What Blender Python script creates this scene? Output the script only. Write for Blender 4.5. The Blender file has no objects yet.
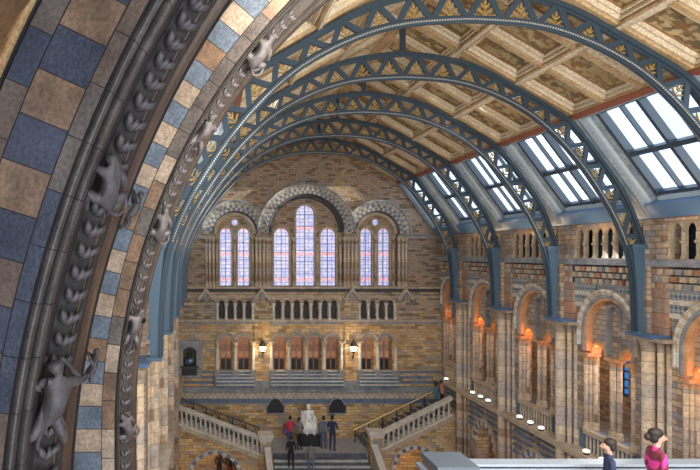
import bpy, math, random
from math import sin, cos, pi, sqrt, atan2, radians
from mathutils import Vector, Matrix
random.seed(7)
S = bpy.context.scene
COL = S.collection
ZO = 12.2          # height of the camera above the hall floor
CX = 5.75          # centre line of the hall
# ------------------------------------------------------------ camera, world, sun, exposure
cam = bpy.data.cameras.new('camera'); camo = bpy.data.objects.new('camera', cam); COL.objects.link(camo)
cam.sensor_width = 36; cam.lens = 36 * 600 / 700; cam.shift_x = 145 / 700; cam.shift_y = 19 / 700
cam.clip_end = 500
camo.location = (0, 0, 0); camo.rotation_euler = (pi / 2, 0, 0); S.camera = camo
S.view_settings.view_transform = 'Standard'; S.view_settings.look = 'None'; S.view_settings.gamma = 1
S.view_settings.use_curve_mapping = False
S.view_settings.exposure = 0.5
S.cycles.max_bounces = 8; S.cycles.diffuse_bounces = 4; S.cycles.transparent_max_bounces = 12
S.cycles.sample_clamp_indirect = 8
w = bpy.data.worlds.new('world'); S.world = w; w.use_nodes = True
nt = w.node_tree; bg = nt.nodes['Background']
tc = nt.nodes.new('ShaderNodeTexCoord'); nz = nt.nodes.new('ShaderNodeTexNoise'); nz.inputs['Scale'].default_value = 2.6
nz.inputs['Detail'].default_value = 5
cr = nt.nodes.new('ShaderNodeValToRGB')
cr.color_ramp.elements[0].position = .36; cr.color_ramp.elements[0].color = (.36, .52, .80, 1)
cr.color_ramp.elements[1].position = .54; cr.color_ramp.elements[1].color = (.86, .93, 1, 1)
nt.links.new(tc.outputs['Generated'], nz.inputs['Vector']); nt.links.new(nz.outputs['Fac'], cr.inputs['Fac'])
nt.links.new(cr.outputs['Color'], bg.inputs['Color']); bg.inputs['Strength'].default_value = 1.9
sd = bpy.data.lights.new('sun', 'SUN'); so = bpy.data.objects.new('sun', sd); COL.objects.link(so)
sd.energy = 9; sd.angle = radians(1.5); sd.color = (1, .90, .74)
so.rotation_euler = Vector((-1, .14, -.03)).to_track_quat('-Z', 'Y').to_euler()
# daylight coming down through the glazed strips of the roof
def area(name, loc, direction, sx, sy, power, color):
    l = bpy.data.lights.new(name, 'AREA'); l.shape = 'RECTANGLE'; l.size = sx; l.size_y = sy; l.energy = power; l.color = color
    o = bpy.data.objects.new(name, l); COL.objects.link(o); o.location = loc
    o.rotation_euler = Vector(direction).to_track_quat('-Z', 'Y').to_euler(); return o
for s in (1, -1):
    area('skylight_daylight', (CX + s * 5.6, 19, 2.4), (-s * .78, 0, -.62), 2.2, 26, 520, (.90, .94, 1))
area('hall_fill_light', (CX, 5.4, 1.5), (.02, 1, -.18), 10, 5, 900, (1, .91, .78))  # warm fill light added between the arches to brighten the hall
for y_ in (15.3, 19.6, 23.9, 28.2):      # added warm fill lights without fittings, turning the ceiling golden
    for s in (1, -1): area('ceiling_fill', (CX + s * 6.7, y_, -.05), (-s * .75, 0, 1), .5, 1.2, 24, (1, .68, .36))

# ------------------------------------------------------------ materials
MT = {}
def L(nt, a, b): nt.links.new(a, b)
def newmat(name, col=(.5, .5, .5), rough=.7, metal=0.0):
    m = bpy.data.materials.new(name); m.use_nodes = True
    b = m.node_tree.nodes['Principled BSDF']
    b.inputs['Base Color'].default_value = (*col, 1); b.inputs['Roughness'].default_value = rough; b.inputs['Metallic'].default_value = metal
    MT[name] = m; return m, m.node_tree, b
def ramp(nt, stops, fac):
    r = nt.nodes.new('ShaderNodeValToRGB'); e = r.color_ramp.elements
    while len(e) < len(stops): e.new(.5)
    for k, (p, c) in enumerate(stops): e[k].position = p; e[k].color = (*c, 1)
    L(nt, fac, r.inputs['Fac']); return r.outputs['Color']
def noise(nt, vec, scale, detail=3):
    n = nt.nodes.new('ShaderNodeTexNoise'); n.inputs['Scale'].default_value = scale; n.inputs['Detail'].default_value = detail
    L(nt, vec, n.inputs['Vector']); return n.outputs['Fac']
def objco(nt): return nt.nodes.new('ShaderNodeTexCoord').outputs['Object']
def mixc(nt, a, b, fac, mode='MIX'):
    m = nt.nodes.new('ShaderNodeMix'); m.data_type = 'RGBA'; m.blend_type = mode
    if isinstance(fac, (int, float)): m.inputs[0].default_value = fac
    else: L(nt, fac, m.inputs[0])
    for k, v in ((6, a), (7, b)):
        if isinstance(v, tuple): m.inputs[k].default_value = (*v, 1)
        else: L(nt, v, m.inputs[k])
    return m.outputs[2]
def stone(name, c1, c2, scale=3.0, rough=.75, bump=.25):
    m, t, b = newmat(name, c1, rough)
    co = objco(t); n = noise(t, co, scale, 5); n2 = noise(t, co, scale * 9, 2)
    c = ramp(t, [(.3, c1), (.68, c2)], n)
    c = mixc(t, c, ramp(t, [(.35, (.62, .62, .62)), (.65, (1.2, 1.2, 1.2))], n2), .7, 'MULTIPLY')
    L(t, c, b.inputs['Base Color'])
    if bump:
        bp = t.nodes.new('ShaderNodeBump'); bp.inputs['Strength'].default_value = bump; bp.inputs['Distance'].default_value = .02
        L(t, n2, bp.inputs['Height']); L(t, bp.outputs['Normal'], b.inputs['Normal'])
    return m
def brickvec(t):
    sp = t.nodes.new('ShaderNodeSeparateXYZ'); L(t, objco(t), sp.inputs[0])
    ad = t.nodes.new('ShaderNodeMath'); L(t, sp.outputs[0], ad.inputs[0]); L(t, sp.outputs[1], ad.inputs[1])
    cb = t.nodes.new('ShaderNodeCombineXYZ'); L(t, ad.outputs[0], cb.inputs[0]); L(t, sp.outputs[2], cb.inputs[1])
    return cb.outputs[0], sp
def brick(name, cols, mortar, bw=.42, bh=.17, ms=.012, bands=None, rough=.8):
    """coursed blocks, each block its own tint; bands = (period, width, colour) courses of another stone"""
    m, t, b = newmat(name, cols[0], rough)
    v, sp = brickvec(t)
    br = t.nodes.new('ShaderNodeTexBrick'); L(t, v, br.inputs['Vector'])
    br.inputs['Scale'].default_value = 1; br.inputs['Brick Width'].default_value = bw; br.inputs['Row Height'].default_value = bh
    br.inputs['Mortar Size'].default_value = ms; br.inputs['Color1'].default_value = (0, 0, 0, 1); br.inputs['Color2'].default_value = (1, 1, 1, 1)
    br.inputs['Mortar'].default_value = (.5, .5, .5, 1)
    n = len(cols)
    c = ramp(t, [(.5 + (k / (n - 1) - .5) * .9, cols[k]) for k in range(n)], br.outputs['Color'])
    nf = noise(t, objco(t), .35, 3)
    c = mixc(t, c, ramp(t, [(.35, (.78, .82, .92)), (.65, (1.18, 1.08, .94))], nf), .75, 'MULTIPLY')
    n2 = noise(t, objco(t), 9, 3)
    c = mixc(t, c, ramp(t, [(.35, (.72, .72, .72)), (.65, (1.2, 1.2, 1.2))], n2), .7, 'MULTIPLY')
    if bands:
        per, wd, bc = bands
        md = t.nodes.new('ShaderNodeMath'); md.operation = 'PINGPONG'; L(t, sp.outputs[2], md.inputs[0]); md.inputs[1].default_value = per / 2
        lt = t.nodes.new('ShaderNodeMath'); lt.operation = 'LESS_THAN'; L(t, md.outputs[0], lt.inputs[0]); lt.inputs[1].default_value = wd / 2
        c = mixc(t, c, bc, lt.outputs[0])
    c = mixc(t, c, mortar, br.outputs['Fac'])
    L(t, c, b.inputs['Base Color'])
    bp = t.nodes.new('ShaderNodeBump'); bp.inputs['Strength'].default_value = .5; bp.inputs['Distance'].default_value = .02; bp.invert = True
    L(t, br.outputs['Fac'], bp.inputs['Height']); L(t, bp.outputs['Normal'], b.inputs['Normal'])
    return m
brick('wall_brick', [(.24, .17, .11), (.42, .30, .17), (.52, .39, .24), (.60, .45, .26), (.36, .32, .29), (.60, .52, .40)], (.27, .21, .15), .38, .15, .012)
brick('gable_brick', [(.22, .14, .09), (.44, .30, .18), (.50, .37, .25), (.38, .32, .27)], (.22, .16, .12), .36, .12, .011)
brick('base_brick', [(.34, .22, .10), (.62, .42, .19), (.74, .55, .30), (.66, .38, .16), (.40, .35, .30)], (.34, .25, .16), .42, .16, .012)
brick('side_brick', [(.28, .20, .14), (.52, .38, .25), (.40, .34, .30), (.60, .44, .28), (.30, .30, .32)], (.20, .15, .12), .4, .17, .014)
brick('banded_shaft', [(.34, .24, .16), (.62, .46, .30), (.46, .40, .36), (.72, .58, .42)], (.30, .22, .16), 60, .34, .008)
brick('red_shaft', [(.20, .11, .08), (.36, .20, .13), (.34, .27, .23), (.44, .25, .16)], (.20, .12, .09), 60, .42, .012)
stone('buff_stone', (.42, .33, .23), (.62, .50, .36))
stone('grey_stone', (.20, .21, .23), (.38, .38, .38))
stone('blue_stone', (.09, .13, .21), (.19, .25, .34), 2.5)
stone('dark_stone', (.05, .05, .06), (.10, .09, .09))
stone('pale_stone', (.54, .50, .43), (.74, .68, .58))
stone('red_stone', (.34, .15, .09), (.54, .27, .16))
stone('orange_stone', (.58, .28, .12), (.74, .42, .22))  # own colour of the zigzag; on the arcade rings it paints lamplight
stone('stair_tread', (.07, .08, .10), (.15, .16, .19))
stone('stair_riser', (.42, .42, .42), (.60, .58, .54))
stone('arch_edge', (.05, .035, .03), (.10, .07, .055), 5, .35)
stone('arch_outer_sunlit', (.34, .19, .08), (.52, .32, .15), 5, .28)  # outer rolls, with golden sunlight put into their colour
stone('landing_paving', (.32, .31, .31), (.42, .40, .39))
stone('passage_paving', (.40, .28, .27), (.52, .38, .36))
# the glazed terracotta of the big arch
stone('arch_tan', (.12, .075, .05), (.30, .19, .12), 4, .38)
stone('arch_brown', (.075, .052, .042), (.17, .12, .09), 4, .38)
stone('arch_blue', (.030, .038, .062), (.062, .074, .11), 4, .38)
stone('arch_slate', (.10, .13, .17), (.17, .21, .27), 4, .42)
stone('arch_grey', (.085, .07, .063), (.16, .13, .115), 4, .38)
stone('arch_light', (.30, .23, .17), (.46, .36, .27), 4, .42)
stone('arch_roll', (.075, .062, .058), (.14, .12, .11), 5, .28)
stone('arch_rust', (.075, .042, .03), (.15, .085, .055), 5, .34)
stone('arch_joint', (.012, .011, .012), (.025, .022, .022), 5, .9, 0)
stone('arch_groove', (.03, .024, .022), (.06, .05, .045), 5, .7)
stone('carving', (.07, .06, .06), (.15, .13, .13), 8, .32)
newmat('iron_paint', (.042, .068, .095), .36, .2)
stone('bay_brick', (.34, .21, .12), (.50, .34, .20))
newmat('gallery_shade', (.025, .04, .065), .7)  # shade of the upper gallery, painted on sheets behind the openings
newmat('iron_bead', (.42, .40, .37), .6)
newmat('iron_post', (.085, .145, .21), .42, .15)
newmat('gilding', (.40, .27, .10), .45, .4)
stone('ceiling_cream', (.42, .28, .14), (.60, .43, .24), 2, .6, .1)
stone('ceiling_brown', (.20, .11, .05), (.30, .17, .08), 2, .6, .1)
stone('ceiling_white', (.60, .49, .34), (.74, .63, .47), 2, .6, .1)
newmat('red_trim', (.26, .085, .05), .6)
stone('reveal_paint', (.20, .26, .32), (.34, .39, .43), 2, .45, .1)
newmat('reveal_light', (.46, .54, .60), .4)
newmat('gutter_blue', (.10, .20, .38), .35, .2)
newmat('frame_dark', (.035, .055, .085), .45)
newmat('black_iron', (.015, .016, .018), .5)
newmat('bronze', (.05, .055, .06), .3, .5)
newmat('bust_sheen', (.12, .18, .24), .25, .5)
newmat('marble', (.90, .90, .88), .35)
newmat('brass', (.55, .42, .20), .4, .6)
newmat('slate_cap', (.12, .15, .19), .38)
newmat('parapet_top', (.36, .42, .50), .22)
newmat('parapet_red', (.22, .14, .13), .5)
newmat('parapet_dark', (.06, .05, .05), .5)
newmat('skin', (.50, .30, .22), .5)
newmat('hair', (.025, .016, .014), .6)
newmat('eye_white', (.05, .04, .04), .3)
for n_, c_ in dict(pink=(.72, .05, .32), redtop=(.62, .05, .10), navy=(.03, .04, .10), greyblue=(.13, .17, .24), black=(.015, .015, .02), denim=(.06, .10, .19), teal=(.05, .20, .30), greycloth=(.20, .18, .19), purple=(.20, .08, .26), salmon=(.60, .26, .20), darkred=(.18, .03, .05)).items():
    newmat('cloth_' + n_, c_, .85)
def emis(name, col, st):
    m, t, b = newmat(name, (.02, .02, .02)); b.inputs['Emission Color'].default_value = (*col, 1); b.inputs['Emission Strength'].default_value = st; return m
emis('lamp_glow', (1, .82, .55), 5); emis('lamp_warm', (1, .62, .25), 3); emis('lamp_white', (1, .93, .80), 1.1)
# panels painted with plants
m, t, b = newmat('plant_panel', (.4, .3, .15), .65)
co = objco(t)
vo = t.nodes.new('ShaderNodeTexVoronoi'); vo.inputs['Scale'].default_value = 5; L(t, co, vo.inputs['Vector'])
n1 = noise(t, co, 4.6, 6)
base = ramp(t, [(.35, (.32, .23, .12)), (.65, (.50, .39, .21))], noise(t, co, 1.2, 3))
leaf = ramp(t, [(.0, (.06, .09, .05)), (.5, (.24, .12, .05)), (1, (.13, .15, .08))], vo.outputs['Color'])
msk = ramp(t, [(.46, (0, 0, 0)), (.53, (1, 1, 1))], n1)
L(t, mixc(t, base, leaf, msk), b.inputs['Base Color'])
# blue field with pale lozenges
m, t, b = newmat('lozenge_band', (.2, .2, .3), .7)
v, sp = brickvec(t)
ck = t.nodes.new('ShaderNodeTexChecker'); ck.inputs['Scale'].default_value = 9
mp = t.nodes.new('ShaderNodeMapping'); mp.inputs['Rotation'].default_value = (0, 0, pi / 4); mp.inputs['Location'].default_value = (0, 0, .05)
L(t, v, mp.inputs['Vector']); L(t, mp.outputs[0], ck.inputs['Vector'])
ck.inputs['Color1'].default_value = (.13, .17, .23, 1); ck.inputs['Color2'].default_value = (.42, .39, .34, 1)
L(t, ck.outputs['Color'], b.inputs['Base Color'])
# stained glass; the sky light behind it is put in as emission
m, t, b = newmat('stained_glass', (.1, .1, .12), .3)
v, sp = brickvec(t)
br = t.nodes.new('ShaderNodeTexBrick'); L(t, v, br.inputs['Vector']); br.inputs['Scale'].default_value = 1
br.inputs['Brick Width'].default_value = .26; br.inputs['Row Height'].default_value = .2; br.offset = 0; br.inputs['Mortar Size'].default_value = .018
br.inputs['Color1'].default_value = (0, 0, 0, 1); br.inputs['Color2'].default_value = (1, 1, 1, 1); br.inputs['Mortar'].default_value = (.5,) * 3 + (1,)
c = ramp(t, [(.30, (.08, .10, .34)), (.40, (.30, .36, .72)), (.48, (.80, .84, .92)), (.55, (.36, .42, .76)), (.62, (.70, .46, .60)), (.70, (.42, .14, .22))], noise(t, v, 11, 4))
c = mixc(t, c, ramp(t, [(.1, (.7, .75, 1)), (.9, (1.1, 1.0, .95))], br.outputs['Color']), .8, 'MULTIPLY')
c = mixc(t, c, (.22, .22, .34), br.outputs['Fac'])
md = t.nodes.new('ShaderNodeMath'); md.operation = 'PINGPONG'; L(t, sp.outputs[2], md.inputs[0]); md.inputs[1].default_value = .72
lt = t.nodes.new('ShaderNodeMath'); lt.operation = 'LESS_THAN'; L(t, md.outputs[0], lt.inputs[0]); lt.inputs[1].default_value = .08
n6 = noise(t, v, 22, 2)
c = mixc(t, c, ramp(t, [(.46, (.62, .06, .10)), (.56, (.80, .70, .74))], n6), lt.outputs[0])
L(t, c, b.inputs['Emission Color']); b.inputs['Emission Strength'].default_value = .9; b.inputs['Base Color'].default_value = (.05, .05, .07, 1)
# clear glazing
m = bpy.data.materials.new('roof_glass'); m.use_nodes = True; t = m.node_tree; t.nodes.clear()
o_ = t.nodes.new('ShaderNodeOutputMaterial'); tr = t.nodes.new('ShaderNodeBsdfTransparent'); gl = t.nodes.new('ShaderNodeBsdfGlossy'); mx = t.nodes.new('ShaderNodeMixShader')
tr.inputs[0].default_value = (.93, .97, 1, 1); gl.inputs['Roughness'].default_value = .08; mx.inputs[0].default_value = .08
L(t, tr.outputs[0], mx.inputs[1]); L(t, gl.outputs[0], mx.inputs[2]); L(t, mx.outputs[0], o_.inputs[0]); MT['roof_glass'] = m
m2 = m.copy(); m2.name = 'tinted_glass'; MT['tinted_glass'] = m2
[n for n in m2.node_tree.nodes if n.type == 'BSDF_TRANSPARENT'][0].inputs[0].default_value = (.16, .30, .48, 1)

# ------------------------------------------------------------ mesh building
class MB:
    def __init__(s): s.v = []; s.f = []; s.m = []
    def add(s, vs, fs, m=0):
        o = len(s.v); s.v += [tuple(x) for x in vs]
        for k, f in enumerate(fs):
            s.f.append(tuple(o + i for i in f)); s.m.append(m if isinstance(m, int) else m[k])
    def hexa(s, p, m=0):     # p: 4 bottom, 4 top
        s.add(p, [(3, 2, 1, 0), (4, 5, 6, 7), (0, 1, 5, 4), (1, 2, 6, 5), (2, 3, 7, 6), (3, 0, 4, 7)], m)
    def box(s, x0, x1, y0, y1, z0, z1, m=0):
        s.hexa([(x0, y0, z0), (x1, y0, z0), (x1, y1, z0), (x0, y1, z0), (x0, y0, z1), (x1, y0, z1), (x1, y1, z1), (x0, y1, z1)], m)
    def tbox(s, T, u0, u1, v0, v1, w0, w1, m=0):
        s.hexa([T(u0, v0, w0), T(u1, v0, w0), T(u1, v0, w1), T(u0, v0, w1), T(u0, v1, w0), T(u1, v1, w0), T(u1, v1, w1), T(u0, v1, w1)], m)
    def bar(s, a, b, wd, th, up=(0, 1, 0), m=0):    # rectangular bar from a to b; th along up
        a = Vector(a); b = Vector(b); d = (b - a).normalized(); up = Vector(up); sd = d.cross(up).normalized(); up2 = sd.cross(d).normalized()
        p = [q + sd * i * wd / 2 + up2 * j * th / 2 for q in (a, b) for i, j in ((-1, -1), (1, -1), (1, 1), (-1, 1))]
        s.hexa(p, m)
    def tube(s, pts, r, n=8, m=0):
        pts = [Vector(p) for p in pts]; rr = r if isinstance(r, (list, tuple)) else [r] * len(pts)
        d0 = (pts[1] - pts[0]).normalized(); up = Vector((0, 0, 1)) if abs(d0.z) < .9 else Vector((1, 0, 0))
        a = d0.cross(up).normalized(); rings = []
        for i, p in enumerate(pts):
            d = (pts[min(i + 1, len(pts) - 1)] - pts[max(i - 1, 0)]).normalized()
            a = (a - d * a.dot(d)).normalized(); b = d.cross(a)
            rings.append([p + (a * cos(2 * pi * k / n) + b * sin(2 * pi * k / n)) * rr[i] for k in range(n)])
        vs = [q for R in rings for q in R]
        fs = [(i * n + k, i * n + (k + 1) % n, (i + 1) * n + (k + 1) % n, (i + 1) * n + k) for i in range(len(pts) - 1) for k in range(n)]
        fs += [tuple(range(n))[::-1], tuple((len(pts) - 1) * n + k for k in range(n))]
        s.add(vs, fs, m)
    def lathe(s, c, prof, n=10, m=0, sq=False):
        c = Vector(c); vs = []; off = pi / 4 if n == 4 else 0
        for r, z in prof: vs += [c + Vector((r * cos(2 * pi * k / n + off), r * sin(2 * pi * k / n + off), z)) for k in range(n)]
        fs = [(i * n + k, i * n + (k + 1) % n, (i + 1) * n + (k + 1) % n, (i + 1) * n + k) for i in range(len(prof) - 1) for k in range(n)]
        fs += [tuple(range(n))[::-1], tuple((len(prof) - 1) * n + k for k in range(n))]
        s.add(vs, fs, m)
    def blob(s, c, r, mat=None, nu=8, nv=6, m=0):
        c = Vector(c); r = Vector(r) if not isinstance(r, (int, float)) else Vector((r, r, r)); vs = []
        for j in range(1, nv):
            for k in range(nu):
                p = Vector((sin(pi * j / nv) * cos(2 * pi * k / nu) * r.x, sin(pi * j / nv) * sin(2 * pi * k / nu) * r.y, cos(pi * j / nv) * r.z))
                vs.append(c + (mat @ p if mat else p))
        for z in (r.z, -r.z):
            p = Vector((0, 0, z)); vs.append(c + (mat @ p if mat else p))
        T_ = (nv - 1) * nu
        fs = [(j * nu + k, (j + 1) * nu + k, (j + 1) * nu + (k + 1) % nu, j * nu + (k + 1) % nu) for j in range(nv - 2) for k in range(nu)]
        fs += [(T_, k, (k + 1) % nu) for k in range(nu)] + [(T_ + 1, (nv - 2) * nu + (k + 1) % nu, (nv - 2) * nu + k) for k in range(nu)]
        s.add(vs, fs, m)
    def sweep(s, frames, prof, closed=True, m=0, caps=True):   # frames: (O, A, B); prof: (a, b)
        n = len(prof); vs = []
        for O, A, B in frames: vs += [Vector(O) + Vector(A) * a + Vector(B) * b for a, b in prof]
        fs = []; ms = []
        for i in range(len(frames) - 1):
            for k in range(n if closed else n - 1):
                fs.append((i * n + k, i * n + (k + 1) % n, (i + 1) * n + (k + 1) % n, (i + 1) * n + k)); ms.append(m(i, k) if callable(m) else m)
        if closed and caps:
            q = len(frames) - 1; mm = ms[0]; me_ = ms[-1]
            fs += [tuple(range(n))[::-1], tuple(q * n + k for k in range(n))]; ms += [mm, me_]
        s.add(vs, fs, ms)
    def build(s, name, mats, parent=None, loc=None, smooth=False, kind=None):
        if isinstance(mats, str): mats = [mats]
        me = bpy.data.meshes.new(name)
        if loc is not None: lx, ly, lz = loc; vv = [(a - lx, b - ly, c - lz) for a, b, c in s.v]
        else: vv = s.v
        me.from_pydata(vv, [], s.f); me.polygons.foreach_set('material_index', s.m)
        for k in mats: me.materials.append(MT[k])
        import bmesh
        bm = bmesh.new(); bm.from_mesh(me); bmesh.ops.recalc_face_normals(bm, faces=bm.faces); bm.to_mesh(me); bm.free()
        if smooth: me.shade_smooth() if hasattr(me, 'shade_smooth') else me.polygons.foreach_set('use_smooth', [True] * len(me.polygons))
        o = bpy.data.objects.new(name, me); COL.objects.link(o)
        if loc is not None and parent is None: o.location = loc
        if parent: o.parent = parent
        if kind: o['kind'] = kind
        return o
def struct(mb, name, mats, parent=None, **k):
    o = mb.build(name, mats, parent, **k)
    if not parent: o['kind'] = 'structure'
    return o
def tag(o, label, cat, group=None):
    o['label'] = label; o['category'] = cat
    if group: o['group'] = group
    return o
def thing(name, loc, label, cat, group=None, rz=0):
    o = bpy.data.objects.new(name, None); COL.objects.link(o); o.location = loc; o.rotation_euler = (0, 0, rz); o.empty_display_size = .2
    return tag(o, label, cat, group)
def dup(r, loc=None, rz=None, label=None, group=None):
    c = r.copy(); COL.objects.link(c)
    if loc is not None: c.location = loc
    if rz is not None: c.rotation_euler = (0, 0, rz)
    if label: c['label'] = label
    if group: c['group'] = group
    for ch in r.children:
        d = ch.copy(); COL.objects.link(d); d.parent = c
        for g in ch.children:
            e = g.copy(); COL.objects.link(e); e.parent = d
    return c
def panel(mb, T, u0, u1, v0, top, ops, w0, w1, m=0, mr=None, N=14):
    """wall u0..u1, v0..top(u), thickness w0..w1 with round-headed openings ops=(uc, hw, sill, spring)"""
    mr = m if mr is None else mr
    tp = top if callable(top) else (lambda u: top)
    ops = sorted(ops)
    def strip(ua, ub, va, vb, vc, vd):   # quad column between (va,vb) bottoms and (vc,vd) tops
        mb.hexa([T(ua, va, w0), T(ub, vb, w0), T(ub, vb, w1), T(ua, va, w1), T(ua, vc, w0), T(ub, vd, w0), T(ub, vd, w1), T(ua, vc, w1)], m)
    def solid(ua, ub):
        if ub - ua < 1e-4: return
        k = max(1, int((ub - ua) / 1.5)) if callable(top) else 1
        for i in range(k):
            a = ua + (ub - ua) * i / k; b = ua + (ub - ua) * (i + 1) / k; strip(a, b, v0, v0, tp(a), tp(b))
    cur = u0
    for uc, hw, sill, spr in ops:
        solid(cur, uc - hw); cur = uc + hw
        arc = [(uc - hw * cos(pi * i / N), spr + hw * sin(pi * i / N)) for i in range(N + 1)]
        for (a, va), (b, vb) in zip(arc, arc[1:]): strip(a, b, va, vb, tp(a), tp(b))
        if sill > v0 + 1e-4: strip(uc - hw, uc + hw, v0, v0, sill, sill)
    solid(cur, u1)
def ring(mb, T, uc, spr, prof, n, mfn=0, leg=0, nleg=1, a0=0, a1=pi):
    """arch moulding: prof points (r, w) closed; block i gets material mfn(i)"""
    fr = []
    def P(th, l):
        return (lambda r, w: T(uc - r * cos(th), spr + r * sin(th) - l, w))
    st = []
    if leg:
        for k in range(nleg): st.append(P(0, leg * (1 - k / nleg)))
    for i in range(n + 1): st.append(P(a0 + (a1 - a0) * i / n, 0))
    if leg:
        for k in range(nleg): st.append(P(pi, leg * (k + 1) / nleg))
    q = len(prof); vs = [f(r, w) for f in st for r, w in prof]; fs = []; ms = []
    for i in range(len(st) - 1):
        for k in range(q):
            fs.append((i * q + k, i * q + (k + 1) % q, (i + 1) * q + (k + 1) % q, (i + 1) * q + k)); ms.append(mfn(i) if callable(mfn) else mfn)
    fs += [tuple(range(q)), tuple((len(st) - 1) * q + k for k in range(q))]; ms += [ms[0], ms[-1]]
    mb.add(vs, fs, ms)
TE = lambda u, v, w: (u, YW + w, v)                       # end wall
YW = 33.3; XR = 13.0
def TS(s): return (lambda u, v, w: (CX + s * (XR - CX + w), u, v))    # side walls: s=+1 right, -1 left
def X(px): return (px - 205) / 18
def Z(py): return (254 - py) / 18

# ------------------------------------------------------------ setting: floors, roof
Z0 = -ZO
mb = MB(); mb.box(-7, 18.5, -1, 45, Z0 - .2, Z0); struct(mb, 'floor', 'passage_paving')
TY = [13.17 + 4.29 * (i - 1) for i in range(6)]     # truss lines, TY[0] is behind the big arch
BAYS = [(TY[i], TY[i + 1]) for i in range(5)] + [(TY[5], YW)]
EA = (12.78, 1.10); EB = (10.65, 3.98); RG = (CX, 6.85)
def roofz(x):
    a = abs(x - CX)
    if a < EB[0] - CX: return RG[1] + (EB[1] - RG[1]) * a / (EB[0] - CX)
    return EB[1] + (EA[1] - EB[1]) * (a - EB[0] + CX) / (EA[0] - EB[0])
def rp(s, q, y, h, lo, hi):      # point on a roof slope: q 0..1 from lo to hi, h metres outwards along the normal
    dx = hi[0] - lo[0]; dz = hi[1] - lo[1]; l = sqrt(dx * dx + dz * dz); nx, nz_ = dz / l, -dx / l
    x = lo[0] + dx * q + nx * h; z = lo[1] + dz * q + nz_ * h
    return (CX + s * (x - CX), y, z)
CL = sqrt((EB[0] - RG[0]) ** 2 + (EB[1] - RG[1]) ** 2)
def rbox(mb, s, q0, q1, y0, y1, h0, h1, lo, hi, m=0):
    P = [rp(s, q0, y0, h0, lo, hi), rp(s, q1, y0, h0, lo, hi), rp(s, q1, y1, h0, lo, hi), rp(s, q0, y1, h0, lo, hi),
         rp(s, q0, y0, h1, lo, hi), rp(s, q1, y0, h1, lo, hi), rp(s, q1, y1, h1, lo, hi), rp(s, q0, y1, h1, lo, hi)]
    mb.hexa(P, m)
nwin = 0
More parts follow.
